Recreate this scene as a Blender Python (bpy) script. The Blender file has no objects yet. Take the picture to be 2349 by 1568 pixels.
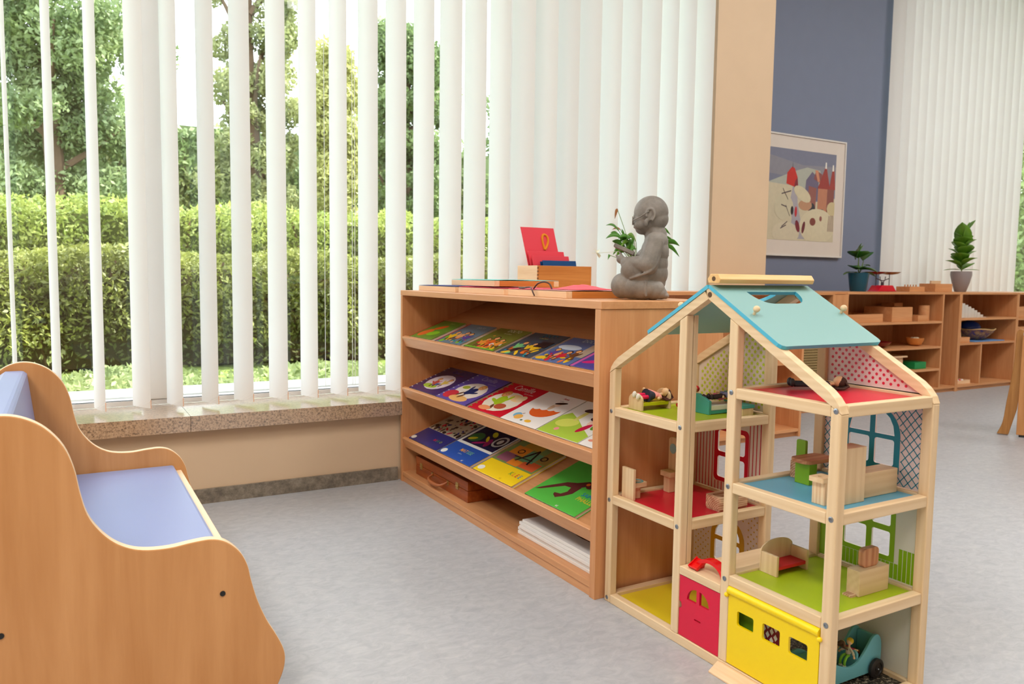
import bpy, bmesh, math, random
import numpy as np
from mathutils import Vector, Matrix
from mathutils.geometry import tessellate_polygon
PI = math.pi
S = bpy.context.scene
COL = S.collection
random.seed(7)
RNG = np.random.default_rng(7)

# ------------------------------------------------------------------ camera
# world: x runs along the window wall, y towards the window, z up; camera stands at the origin, 0.9 m high
FPX, PITCH, ROLL, AZ, CH = 1790.0, math.radians(4.74), math.radians(0.78), math.radians(-29.9), 0.9
c_, s_ = math.cos(PITCH), math.sin(PITCH)
M1 = Matrix(((1, 0, 0), (0, -s_, -c_), (0, c_, -s_)))
R1 = Matrix(((math.cos(ROLL), -math.sin(ROLL), 0), (math.sin(ROLL), math.cos(ROLL), 0), (0, 0, 1)))
AX = Vector((math.sin(AZ + PI / 2), math.cos(AZ + PI / 2), 0)); AY = Vector((math.sin(AZ), math.cos(AZ), 0))
B1 = Matrix((AX, AY, Vector((0, 0, 1)))).transposed()
CM = R1 @ M1 @ B1
cam_d = bpy.data.cameras.new('camera'); cam = bpy.data.objects.new('camera', cam_d); COL.objects.link(cam)
cam_d.sensor_fit = 'HORIZONTAL'; cam_d.sensor_width = 36; cam_d.lens = FPX / 2349 * 36; cam_d.clip_start = .05; cam_d.clip_end = 200
cm = Matrix((CM[0], -CM[1], -CM[2])).transposed().to_4x4(); cm.translation = (0, 0, CH)
cam.matrix_world = cm
cam_d.dof.use_dof = True; cam_d.dof.focus_distance = 2.25; cam_d.dof.aperture_fstop = 6.3
S.camera = cam

# ------------------------------------------------------------------ light
S.view_settings.view_transform = 'Standard'; S.view_settings.look = 'None'
S.view_settings.gamma = 1; S.view_settings.use_curve_mapping = False
S.view_settings.exposure = 0.0
S.cycles.use_denoising = True
try:
    S.cycles.denoiser = 'OPENIMAGEDENOISE'
except Exception:
    pass
S.cycles.max_bounces = 8; S.cycles.diffuse_bounces = 4; S.cycles.transparent_max_bounces = 16; S.cycles.sample_clamp_indirect = 6
S.cycles.caustics_reflective = False; S.cycles.caustics_refractive = False
w = bpy.data.worlds.new('world'); S.world = w; w.use_nodes = True
bg = w.node_tree.nodes['Background']; bg.inputs[0].default_value = (.9, .95, 1, 1); bg.inputs[1].default_value = 5.2
sl = bpy.data.lights.new('sun', 'SUN'); so = bpy.data.objects.new('sun', sl); COL.objects.link(so)
sl.energy = 12; sl.angle = math.radians(2); sl.color = (1, .95, .82)
so.rotation_euler = Vector((.72, -.12, .72)).to_track_quat('Z', 'Y').to_euler()
CEIL = 4.2
def ceiling_fill(x, y, e, sx=1.2, sy=1.2, col=(1, .965, .92)):  # unseen area light without a fixture, added under the ceiling to brighten the room
    l = bpy.data.lights.new('ceiling_fill_light', 'AREA'); o = bpy.data.objects.new('ceiling_fill_light', l); COL.objects.link(o)
    l.shape = 'RECTANGLE'; l.size = sx; l.size_y = sy; l.energy = e; l.color = col
    o.location = (x, y, CEIL - .08)
for x, y, e in ((-1.8, .6, 88), (-1.9, -1.2, 80), (.9, .3, 50), (3.4, 1.0, 52), (5.6, .2, 62), (7.6, 1.6, 66), (3.0, -2.2, 36)):
    ceiling_fill(x, y, e)

# ------------------------------------------------------------------ materials
def lin(c):
    return tuple((v / 12.92 if v <= .04045 else ((v + .055) / 1.055) ** 2.4) for v in (c[0] / 255, c[1] / 255, c[2] / 255)) + (1,)
MATS = {}
def nodes(m):
    m.use_nodes = True
    return m.node_tree.nodes, m.node_tree.links
def plain(name, rgb, rough=.5, metal=0, spec=.5, noise=0, nscale=8, transl=0):
    k = (name, rgb, rough)
    if k in MATS: return MATS[k]
    m = bpy.data.materials.new(name); N, L = nodes(m); b = N['Principled BSDF']
    b.inputs['Base Color'].default_value = lin(rgb); b.inputs['Roughness'].default_value = rough
    b.inputs['Metallic'].default_value = metal; b.inputs['Specular IOR Level'].default_value = spec
    n = noise or .04
    t = N.new('ShaderNodeTexCoord'); q = N.new('ShaderNodeTexNoise'); q.inputs['Scale'].default_value = nscale; q.inputs['Detail'].default_value = 4
    r = N.new('ShaderNodeMix'); r.data_type = 'RGBA'
    c = lin(rgb); r.inputs[6].default_value = tuple(v * (1 - n) for v in c[:3]) + (1,); r.inputs[7].default_value = tuple(min(1, v * (1 + n)) for v in c[:3]) + (1,)
    L.new(t.outputs['Object'], q.inputs['Vector']); L.new(q.outputs[0], r.inputs[0]); L.new(r.outputs[2], b.inputs['Base Color'])
    if transl:
        tr = N.new('ShaderNodeBsdfTranslucent'); tr.inputs[0].default_value = lin(rgb)
        mx = N.new('ShaderNodeMixShader'); mx.inputs[0].default_value = transl
        L.new(b.outputs[0], mx.inputs[1]); L.new(tr.outputs[0], mx.inputs[2]); L.new(mx.outputs[0], N['Material Output'].inputs[0])
        L.new(r.outputs[2], tr.inputs[0])
    MATS[k] = m
    return m
def wood(name, c1, c2, axis='Z', scale=14, rough=.42, stretch=14, ring=0):
    k = (name, axis)
    if k in MATS: return MATS[k]
    m = bpy.data.materials.new(name + '_' + axis.lower()); N, L = nodes(m); b = N['Principled BSDF']
    t = N.new('ShaderNodeTexCoord'); mp = N.new('ShaderNodeMapping')
    sc = [scale] * 3; sc['XYZ'.index(axis)] = scale / stretch
    mp.inputs['Scale'].default_value = sc
    q = N.new('ShaderNodeTexNoise'); q.inputs['Scale'].default_value = 1.6; q.inputs['Detail'].default_value = 7; q.inputs['Roughness'].default_value = .62; q.inputs['Distortion'].default_value = .6
    q2 = N.new('ShaderNodeTexNoise'); q2.inputs['Scale'].default_value = 9; q2.inputs['Detail'].default_value = 3
    r = N.new('ShaderNodeValToRGB'); e = r.color_ramp.elements; e[0].position = .3; e[0].color = lin(c2); e[1].position = .7; e[1].color = lin(c1)
    L.new(t.outputs['Object'], mp.inputs[0]); L.new(mp.outputs[0], q.inputs['Vector']); L.new(mp.outputs[0], q2.inputs['Vector'])
    ad = N.new('ShaderNodeMath'); ad.operation = 'MULTIPLY_ADD'; ad.inputs[1].default_value = .35; L.new(q2.outputs[0], ad.inputs[0]); L.new(q.outputs[0], ad.inputs[2])
    sb = N.new('ShaderNodeMath'); sb.operation = 'SUBTRACT'; sb.inputs[1].default_value = .175; L.new(ad.outputs[0], sb.inputs[0])
    fac = sb
    if ring:
        wv = N.new('ShaderNodeTexWave'); wv.wave_type = 'RINGS'; wv.rings_direction = axis; wv.inputs['Scale'].default_value = ring; wv.inputs['Distortion'].default_value = 2.5; wv.inputs['Detail'].default_value = 2
        mp2 = N.new('ShaderNodeMapping'); s2 = [1.0] * 3; s2['XYZ'.index(axis)] = .12; mp2.inputs['Scale'].default_value = s2; mp2.inputs['Location'].default_value = (.03, .05, .02)
        L.new(t.outputs['Object'], mp2.inputs[0]); L.new(mp2.outputs[0], wv.inputs['Vector'])
        a2 = N.new('ShaderNodeMath'); a2.operation = 'MULTIPLY_ADD'; a2.inputs[1].default_value = .22; L.new(wv.outputs[0], a2.inputs[0]); L.new(sb.outputs[0], a2.inputs[2])
        a3 = N.new('ShaderNodeMath'); a3.operation = 'SUBTRACT'; a3.inputs[1].default_value = .11; L.new(a2.outputs[0], a3.inputs[0]); fac = a3
    L.new(fac.outputs[0], r.inputs[0]); L.new(r.outputs[0], b.inputs['Base Color'])
    b.inputs['Roughness'].default_value = rough; b.inputs['Specular IOR Level'].default_value = .4
    MATS[k] = m
    return m
def beech(a='Z'): return wood('beech_veneer', (216, 158, 110), (198, 136, 88), a, 12, .38, 16)
def maple(a='Z'): return wood('maple_veneer', (208, 152, 98), (190, 132, 78), a, 7, .4, 12)
def pine(a='Z'): return wood('pine_wood', (232, 206, 168), (220, 190, 148), a, 16, .5, 18, ring=22)
def honey(a='X'): return wood('honey_wood', (214, 140, 70), (190, 112, 48), a, 14, .4, 16)
def pale(a='Y'): return wood('pale_wood', (240, 206, 168), (226, 184, 142), a, 14, .42, 14)
def mat_floor():
    m = bpy.data.materials.new('grey_linoleum'); N, L = nodes(m); b = N['Principled BSDF']
    t = N.new('ShaderNodeTexCoord'); mp = N.new('ShaderNodeMapping'); mp.inputs['Scale'].default_value = (15, 24, 1); mp.inputs['Rotation'].default_value = (0, 0, .5)
    q = N.new('ShaderNodeTexNoise'); q.inputs['Scale'].default_value = 1.6; q.inputs['Detail'].default_value = 10; q.inputs['Roughness'].default_value = .68; q.inputs['Distortion'].default_value = .9
    q2 = N.new('ShaderNodeTexNoise'); q2.inputs['Scale'].default_value = 2.4; q2.inputs['Detail'].default_value = 3
    r = N.new('ShaderNodeValToRGB'); r.color_ramp.elements[0].position = .3; r.color_ramp.elements[0].color = lin((150, 152, 159)); r.color_ramp.elements[1].position = .62; r.color_ramp.elements[1].color = lin((176, 177, 182))
    e = r.color_ramp.elements.new(.78); e.color = lin((192, 190, 187))
    mx = N.new('ShaderNodeMix'); mx.data_type = 'RGBA'; mx.inputs[0].default_value = .25
    r2 = N.new('ShaderNodeValToRGB'); r2.color_ramp.elements[0].color = lin((168, 172, 182)); r2.color_ramp.elements[1].color = lin((188, 184, 178))
    L.new(t.outputs['Object'], mp.inputs[0]); L.new(mp.outputs[0], q.inputs['Vector']); L.new(t.outputs['Object'], q2.inputs['Vector'])
    L.new(q.outputs[0], r.inputs[0]); L.new(q2.outputs[0], r2.inputs[0]); L.new(r.outputs[0], mx.inputs[6]); L.new(r2.outputs[0], mx.inputs[7]); L.new(mx.outputs[2], b.inputs['Base Color'])
    b.inputs['Roughness'].default_value = .42; b.inputs['Specular IOR Level'].default_value = .4
    bp = N.new('ShaderNodeBump'); bp.inputs['Strength'].default_value = .05; L.new(q.outputs[0], bp.inputs['Height']); L.new(bp.outputs[0], b.inputs['Normal'])
    return m
def mat_speckle(name, base, dark, light, scale, rough=.3):
    m = bpy.data.materials.new(name); N, L = nodes(m); b = N['Principled BSDF']
    t = N.new('ShaderNodeTexCoord'); v = N.new('ShaderNodeTexVoronoi'); v.inputs['Scale'].default_value = scale
    n = N.new('ShaderNodeTexNoise'); n.inputs['Scale'].default_value = scale * .8; n.inputs['Detail'].default_value = 5; n.inputs['Roughness'].default_value = .8
    r = N.new('ShaderNodeValToRGB'); r.color_ramp.interpolation = 'LINEAR'
    r.color_ramp.elements[0].position = .38; r.color_ramp.elements[0].color = lin(dark); r.color_ramp.elements[1].position = .5; r.color_ramp.elements[1].color = lin(base)
    e = r.color_ramp.elements.new(.66); e.color = lin(light)
    L.new(t.outputs['Object'], v.inputs['Vector']); L.new(t.outputs['Object'], n.inputs['Vector']); L.new(n.outputs[0], r.inputs[0]); L.new(r.outputs[0], b.inputs['Base Color'])
    b.inputs['Roughness'].default_value = rough
    return m
def mat_glass():
    m = bpy.data.materials.new('window_glass'); N, L = nodes(m); N.remove(N['Principled BSDF'])
    t = N.new('ShaderNodeBsdfTransparent'); t.inputs[0].default_value = (.97, .985, .98, 1); g = N.new('ShaderNodeBsdfGlossy'); g.inputs['Roughness'].default_value = .01
    lw = N.new('ShaderNodeLayerWeight'); lw.inputs[0].default_value = .5; pw = N.new('ShaderNodeMath'); pw.operation = 'POWER'; pw.inputs[1].default_value = 4; L.new(lw.outputs['Facing'], pw.inputs[0])
    f = N.new('ShaderNodeMath'); f.operation = 'MULTIPLY_ADD'; f.inputs[1].default_value = .5; f.inputs[2].default_value = .035; L.new(pw.outputs[0], f.inputs[0]); mx = N.new('ShaderNodeMixShader')
    L.new(f.outputs[0], mx.inputs[0]); L.new(t.outputs[0], mx.inputs[1]); L.new(g.outputs[0], mx.inputs[2]); L.new(mx.outputs[0], N['Material Output'].inputs[0])
    return m
def mat_leaf(name, c1, c2, tr=.35):
    m = bpy.data.materials.new(name); N, L = nodes(m); b = N['Principled BSDF']
    t = N.new('ShaderNodeTexCoord'); q = N.new('ShaderNodeTexNoise'); q.inputs['Scale'].default_value = 1.4; q.inputs['Detail'].default_value = 8; q.inputs['Roughness'].default_value = .8
    r = N.new('ShaderNodeValToRGB'); r.color_ramp.elements[0].position = .35; r.color_ramp.elements[0].color = lin(c2); r.color_ramp.elements[1].position = .65; r.color_ramp.elements[1].color = lin(c1)
    L.new(t.outputs['Object'], q.inputs['Vector']); L.new(q.outputs[0], r.inputs[0]); L.new(r.outputs[0], b.inputs['Base Color']); b.inputs['Roughness'].default_value = .5
    tl = N.new('ShaderNodeBsdfTranslucent'); L.new(r.outputs[0], tl.inputs[0]); mx = N.new('ShaderNodeMixShader'); mx.inputs[0].default_value = tr
    L.new(b.outputs[0], mx.inputs[1]); L.new(tl.outputs[0], mx.inputs[2]); L.new(mx.outputs[0], N['Material Output'].inputs[0])
    return m
WHITE = plain('white_paint', (250, 250, 250), .4)
CREAM = plain('cream_wall_paint', (208, 182, 152), .6)
BLUEW = plain('blue_wall_paint', (122, 132, 158), .6)
CEILM = plain('white_ceiling_paint', (240, 238, 232), .8)
GLASS = mat_glass()
def paint(name, rgb, rough=.35): return plain(name, rgb, rough)

# ------------------------------------------------------------------ mesh tools
WM = {}
def wm(o):
    return (wm(o.parent) if o.parent else Matrix()) @ o.matrix_basis
class MB:
    def __init__(s): s.v = []; s.f = []; s.m = []; s.T = Matrix(); s.T_id = True
    def setT(s, M): s.T = M; return s
    def add(s, vs, fs, mi=0):
        n = len(s.v)
        s.v += [tuple(s.T @ Vector(p)) for p in vs]
        s.f += [tuple(n + i for i in f) for f in fs]; s.m += [mi] * len(fs)
        return s
    def box(s, x0, x1, y0, y1, z0, z1, mi=0):
        vs = [(x, y, z) for x in (x0, x1) for y in (y0, y1) for z in (z0, z1)]
        return s.add(vs, [(0, 1, 3, 2), (4, 6, 7, 5), (0, 4, 5, 1), (2, 3, 7, 6), (0, 2, 6, 4), (1, 5, 7, 3)], mi)
    def prism(s, pts, a, b, plane='xy', mi=0):
        pts = list(pts); n = len(pts)
        ar = sum(pts[i][0] * pts[(i + 1) % n][1] - pts[(i + 1) % n][0] * pts[i][1] for i in range(n))
        f3 = {'xy': lambda p, t: (p[0], p[1], t), 'xz': lambda p, t: (p[0], t, p[1]), 'yz': lambda p, t: (t, p[0], p[1])}[plane]
        vs = [f3(p, a) for p in pts] + [f3(p, b) for p in pts]
        fs = [tuple(range(n))[::-1], tuple(range(n, 2 * n))] + [(i, (i + 1) % n, n + (i + 1) % n, n + i) for i in range(n)]
        return s.add(vs, fs, mi)
    def plate(s, outer, holes, a, b, plane='xy', mi=0):
        f3 = {'xy': lambda p, t: (p[0], p[1], t), 'xz': lambda p, t: (p[0], t, p[1]), 'yz': lambda p, t: (t, p[0], p[1])}[plane]
        loops = [outer] + holes
        tri = tessellate_polygon([[Vector((p[0], p[1], 0)) for p in l] for l in loops])
        flat = [p for l in loops for p in l]; n = len(flat)
        s.add([f3(p, a) for p in flat] + [f3(p, b) for p in flat], [tuple(t) for t in tri] + [tuple(n + i for i in t[::-1]) for t in tri], mi)
        for l in loops:
            k = len(l); s.add([f3(p, a) for p in l] + [f3(p, b) for p in l], [(i, (i + 1) % k, k + (i + 1) % k, k + i) for i in range(k)], mi)
        return s
    def cyl(s, p0, p1, r0, r1=None, seg=16, mi=0, caps=True):
        r1 = r0 if r1 is None else r1
        p0 = Vector(p0); p1 = Vector(p1); d = (p1 - p0).normalized()
        u = d.orthogonal().normalized(); v = d.cross(u)
        vs = []
        for p, r in ((p0, r0), (p1, r1)):
            for i in range(seg):
                a = 2 * PI * i / seg; vs.append(tuple(p + u * r * math.cos(a) + v * r * math.sin(a)))
        fs = [(i, (i + 1) % seg, seg + (i + 1) % seg, seg + i) for i in range(seg)]
        if caps: fs += [tuple(range(seg))[::-1], tuple(range(seg, 2 * seg))]
        return s.add(vs, fs, mi)
    def tube(s, path, r, seg=8, mi=0, closed=False):
        P = [Vector(p) for p in path]; n = len(P); R = r if isinstance(r, (list, tuple)) else [r] * n
        vs = []; up = None
        for i, p in enumerate(P):
            a = P[i - 1] if (i > 0 or closed) else p; b = P[(i + 1) % n] if (i < n - 1 or closed) else p
            d = (b - a).normalized()
            if up is None: up = d.orthogonal().normalized()
            u = (up - d * up.dot(d)).normalized(); up = u; v = d.cross(u)
            for k in range(seg):
                t = 2 * PI * k / seg; vs.append(tuple(p + (u * math.cos(t) + v * math.sin(t)) * R[i]))
        fs = []
        for i in range(n if closed else n - 1):
            j = (i + 1) % n
            for k in range(seg): fs.append((i * seg + k, i * seg + (k + 1) % seg, j * seg + (k + 1) % seg, j * seg + k))
        if not closed: fs += [tuple(range(seg))[::-1], tuple(range((n - 1) * seg, n * seg))]
        return s.add(vs, fs, mi)
    def lathe(s, prof, seg=28, mi=0, c=(0, 0, 0)):
        vs = [(c[0] + r * math.cos(2 * PI * i / seg), c[1] + r * math.sin(2 * PI * i / seg), c[2] + z) for r, z in prof for i in range(seg)]
        n = len(prof); fs = [(j * seg + i, j * seg + (i + 1) % seg, (j + 1) * seg + (i + 1) % seg, (j + 1) * seg + i) for j in range(n - 1) for i in range(seg)]
        if prof[0][0] > 1e-5: fs.append(tuple(range(seg))[::-1])
        if prof[-1][0] > 1e-5: fs.append(tuple(range((n - 1) * seg, n * seg)))
        return s.add(vs, fs, mi)
    def ball(s, c, r, seg=16, rings=10, mi=0, rot=None):
        r = r if isinstance(r, (tuple, list)) else (r, r, r)
        Q = rot if rot is not None else Matrix.Identity(3)
        vs = [tuple(Vector(c) + Q @ Vector((0, 0, -r[2])))]
        for j in range(1, rings):
            t = -PI / 2 + PI * j / rings
            for i in range(seg):
                a = 2 * PI * i / seg
                vs.append(tuple(Vector(c) + Q @ Vector((r[0] * math.cos(t) * math.cos(a), r[1] * math.cos(t) * math.sin(a), r[2] * math.sin(t)))))
        vs.append(tuple(Vector(c) + Q @ Vector((0, 0, r[2]))))
        fs = [(0, 1 + (i + 1) % seg, 1 + i) for i in range(seg)]
        for j in range(rings - 2):
            for i in range(seg): fs.append((1 + j * seg + i, 1 + j * seg + (i + 1) % seg, 1 + (j + 1) * seg + (i + 1) % seg, 1 + (j + 1) * seg + i))
        e = len(vs) - 1; b = 1 + (rings - 2) * seg
        fs += [(b + i, b + (i + 1) % seg, e) for i in range(seg)]
        return s.add(vs, fs, mi)
    def build(s, name, mats, parent=None, world=True, bevel=0, smooth=False, angle=35, label=None, recalc=True):
        if not isinstance(mats, (list, tuple)): mats = [mats]
        vs = s.v
        if parent is not None and world:
            I = wm(parent).inverted(); vs = [tuple(I @ Vector(p)) for p in vs]
        me = bpy.data.meshes.new(name); me.from_pydata(vs, [], s.f); 
        for m in mats: me.materials.append(m)
        me.polygons.foreach_set('material_index', s.m)
        if recalc:
            b = bmesh.new(); b.from_mesh(me); bmesh.ops.remove_doubles(b, verts=b.verts, dist=1e-6) if smooth else None
            bmesh.ops.recalc_face_normals(b, faces=b.faces); b.to_mesh(me); b.free()
        if smooth:
            me.shade_smooth(); me.set_sharp_from_angle(angle=math.radians(angle))
        me.update()
        o = bpy.data.objects.new(name, me); COL.objects.link(o)
        if parent is not None: o.parent = parent
        if bevel:
            md = o.modifiers.new('bevel', 'BEVEL'); md.width = bevel; md.segments = 2; md.limit_method = 'ANGLE'; md.angle_limit = math.radians(40); md.use_clamp_overlap = True
        if label: o['label'] = label
        return o
def tag(o, label, cat, group=None, kind=None):
    if label: o['label'] = label
    if cat: o['category'] = cat
    if group: o['group'] = group
    if kind: o['kind'] = kind
    return o
def thing(name, label, cat, loc=(0, 0, 0), rotz=0, group=None, M=None):
    o = bpy.data.objects.new(name, None); COL.objects.link(o); o.empty_display_size = .05
    o.matrix_basis = M if M is not None else Matrix.Translation(loc) @ Matrix.Rotation(rotz, 4, 'Z')
    return tag(o, label, cat, group)
def reorigin(o, loc):
    loc = Vector(loc); o.data.transform(Matrix.Translation(-loc)); o.matrix_basis = Matrix.Translation(loc); return o
def struct(name, mb, m, **k):
    o = mb.build(name, m, **k); o['kind'] = 'structure'; return o
def copy_tree(o, M=None, parent=None):
    c = o.copy(); COL.objects.link(c); c.parent = parent
    if M is not None: c.matrix_basis = M
    for ch in [x for x in COL.objects if x.parent == o]: copy_tree(ch, None, c)
    return c
def ell(cx, cy, rx, ry, n=20, a0=0, a1=2 * PI, rot=0):
    k = n if abs(a1 - a0 - 2 * PI) < 1e-6 else n + 1
    out = []
    for i in range(k):
        t = a0 + (a1 - a0) * i / n; x = rx * math.cos(t); y = ry * math.sin(t)
        out.append((cx + x * math.cos(rot) - y * math.sin(rot), cy + x * math.sin(rot) + y * math.cos(rot)))
    return out
def rrect(x0, x1, y0, y1, r, n=5):
    p = []
    for cx, cy, a in ((x1 - r, y1 - r, 0), (x0 + r, y1 - r, PI / 2), (x0 + r, y0 + r, PI), (x1 - r, y0 + r, 1.5 * PI)):
        for i in range(n + 1): t = a + PI / 2 * i / n; p.append((cx + r * math.cos(t), cy + r * math.sin(t)))
    return p
def smooth2(pts, n=6, closed=False):
    out = []; N = len(pts)
    rng = range(N if closed else N - 1)
    for i in rng:
        p0 = pts[(i - 1) % N] if (closed or i > 0) else pts[i]; p1 = pts[i]; p2 = pts[(i + 1) % N]; p3 = pts[(i + 2) % N] if (closed or i < N - 2) else p2
        for k in range(n):
            t = k / n
            out.append(tuple(.5 * ((2 * b) + (c - a) * t + (2 * a - 5 * b + 4 * c - d) * t * t + (-a + 3 * b - 3 * c + d) * t ** 3) for a, b, c, d in zip(p0, p1, p2, p3)))
    if not closed: out.append(tuple(pts[-1]))
    return out
def text_geo(mb, s, size, M, mi, align='CENTER', bold=0, space=1):
    cu = bpy.data.curves.new('t', 'FONT'); cu.body = s; cu.size = size; cu.align_x = align; cu.align_y = 'CENTER'; cu.offset = bold; cu.space_character = space; cu.resolution_u = 2
    o = bpy.data.objects.new('t', cu); me = bpy.data.meshes.new_from_object(o)
    old = mb.T; mb.T = old @ M
    mb.add([tuple(v.co) for v in me.vertices], [tuple(p.vertices) for p in me.polygons], mi)
    mb.T = old
    bpy.data.objects.remove(o); bpy.data.curves.remove(cu); bpy.data.meshes.remove(me)

# ------------------------------------------------------------------ room shell
struct('floor', MB().box(-4, 12.5, -4, 3.52, -.1, 0).box(3.0, 12.5, 3.52, 4.75, -.1, 0), mat_floor())
struct('ceiling', MB().box(-4, 12.5, -4, 4.8, CEIL, CEIL + .1), CEILM)
struct('wall_left', MB().box(-4.1, -4, -4, 3.6, 0, CEIL), CREAM)
struct('wall_back', MB().box(-4, 12.5, -4.1, -4, 0, CEIL), CREAM)
struct('wall_right', MB().box(12.5, 12.6, -4, 4.75, 0, CEIL), CREAM)
struct('wall_front', MB().box(-4, 1.86, 3.2, 3.5, 0, .295).box(1.86, 3.2, 3.40, 3.5, 0, .355).box(-4, 3.2, 3.47, 3.56, 2.95, CEIL), CREAM)
struct('wall_pillar', MB().box(3.205, 3.655, 3.32, 3.75, 0, CEIL), CREAM)
struct('wall_rear', MB().box(3.66, 6.465, 4.5, 4.65, 0, CEIL).box(3.205, 3.655, 3.75, 4.5, 0, CEIL), BLUEW)
struct('wall_front_right', MB().box(6.465, 12.5, 4.55, 4.65, 0, .5).box(6.465, 12.5, 4.55, 4.65, 4.06, CEIL), CREAM)
struct('baseboard_front', MB().box(-4, 1.26, 3.188, 3.2, 0, .058), mat_speckle('grey_skirting', (122, 112, 98), (98, 90, 80), (146, 138, 124), 30, .5))
gran = mat_speckle('brown_granite', (176, 146, 118), (84, 66, 52), (200, 176, 150), 150, .18)
N_ = gran.node_tree.nodes['Principled BSDF']; N_.inputs['Coat Weight'].default_value = 1; N_.inputs['Coat IOR'].default_value = 2.3; N_.inputs['Coat Roughness'].default_value = .28
sill = MB().box(-4, .4065, 3.16, 3.5, .295, .355).box(.408, 1.86, 3.16, 3.5, .295, .355).box(1.86, 3.2, 3.36, 3.5, .33, .3551)
o = struct('trim_1', sill, gran); tag(o, 'speckled brown granite window sill under the blind', None)

# window 1 : frame, mullions, panes
YW = 3.5
f = MB().box(-4, 3.2, YW, YW + .07, .355, .378).box(-4, 3.2, YW, YW + .07, 2.9, 2.95)
mulls = [(.27, .40), (-1.35, -1.27), (1.95, 2.03), (3.13, 3.2), (-2.9, -2.82)]
for a, b in mulls: f.box(a, b, YW - .005, YW + .075, .3785, 2.9)
w1 = struct('window_1', f, WHITE, bevel=.004)
xs = sorted([(-4.0, -4.0)] + mulls)
for (a0, a1), (b0, b1) in zip(xs[:-1], xs[1:]):
    MB().box(a1 + .001, b0 - .001, YW + .03, YW + .036, .379, 2.899).build('pane', GLASS, w1)
g = MB().box(-4, 3.2, YW - .001, YW + .002, .378, .3805).build('gasket', plain('black_rubber', (40, 40, 42), .7), w1)
struct('trim_2', MB().box(-4, 3.2, YW + .0755, YW + .33, .345, .384), plain('white_outer_sill', (235, 235, 232), .5))
# window 2
f = MB().box(6.47, 12.4, 4.6, 4.66, .5, .56).box(6.47, 12.4, 4.6, 4.66, 4.0, 4.06)
m2 = [(6.47, 6.53), (9.6, 9.68), (12.33, 12.4)]
for a, b in m2: f.box(a, b, 4.595, 4.665, .56, 4.0)
w2 = struct('window_2', f, WHITE, bevel=.004)
for a, b in ((6.53, 9.6), (9.68, 12.33)): MB().box(a + .001, b - .001, 4.63, 4.636, .561, 3.999).build('pane', GLASS, w2)

# ------------------------------------------------------------------ vertical blinds
def mat_slat():
    m = bpy.data.materials.new('white_blind_fabric'); N, L = nodes(m); b = N['Principled BSDF']
    b.inputs['Base Color'].default_value = lin((243, 243, 243)); b.inputs['Roughness'].default_value = .7; b.inputs['Specular IOR Level'].default_value = .2
    t = N.new('ShaderNodeTexCoord'); q = N.new('ShaderNodeTexNoise'); q.inputs['Scale'].default_value = 300; mp = N.new('ShaderNodeMapping'); mp.inputs['Scale'].default_value = (1, 1, .2)
    bp = N.new('ShaderNodeBump'); bp.inputs['Strength'].default_value = .08; L.new(t.outputs['Object'], mp.inputs[0]); L.new(mp.outputs[0], q.inputs['Vector']); L.new(q.outputs[0], bp.inputs['Height']); L.new(bp.outputs[0], b.inputs['Normal'])
    tl = N.new('ShaderNodeBsdfTranslucent'); tl.inputs[0].default_value = lin((243, 245, 243)); mx = N.new('ShaderNodeMixShader'); mx.inputs[0].default_value = .24
    L.new(b.outputs[0], mx.inputs[1]); L.new(tl.outputs[0], mx.inputs[2]); L.new(mx.outputs[0], N['Material Output'].inputs[0])
    return m
SLAT = mat_slat(); ORE = plain('clear_orange_hem', (226, 176, 140), .5)
def slat_mesh(cx, cy, phi, z0, z1, wdt=.127, bow=.007, th=.0006):
    mb = MB(); n = 8; d = Vector((math.cos(phi), -math.sin(phi), 0)); nn = Vector((math.sin(phi), math.cos(phi), 0))
    P = []
    for i in range(n + 1):
        t = i / n * 2 - 1; P.append(Vector((cx, cy, 0)) + d * (wdt / 2 * t) - nn * bow * (1 - t * t))
    vs = [(p.x, p.y, z) for p in P for z in (z0, z1)] + [(p.x + nn.x * th, p.y + nn.y * th, z) for p in P for z in (z0, z1)]
    k = 2 * (n + 1); fs = []
    for i in range(n):
        a = 2 * i; fs += [(a, a + 2, a + 3, a + 1), (k + a, k + a + 1, k + a + 3, k + a + 2), (a, k + a, k + a + 2, a + 2), (a + 1, a + 3, k + a + 3, k + a + 1)]
    fs += [(0, 1, k + 1, k), (2 * n, k + 2 * n, k + 2 * n + 1, 2 * n + 1)]
    mb.add(vs, fs)
    e = P[-1]
    return mb, P
YB = 3.36
bl1 = thing('vertical_blind', 'white vertical blind with slats turned half open across the tall window beside the bench', 'blind', (-.6, YB, 2.9))
MB().box(-1.8, 3.2, YB - .03, YB + .03, 2.88, 2.93).build('headrail', WHITE, bl1)
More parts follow.
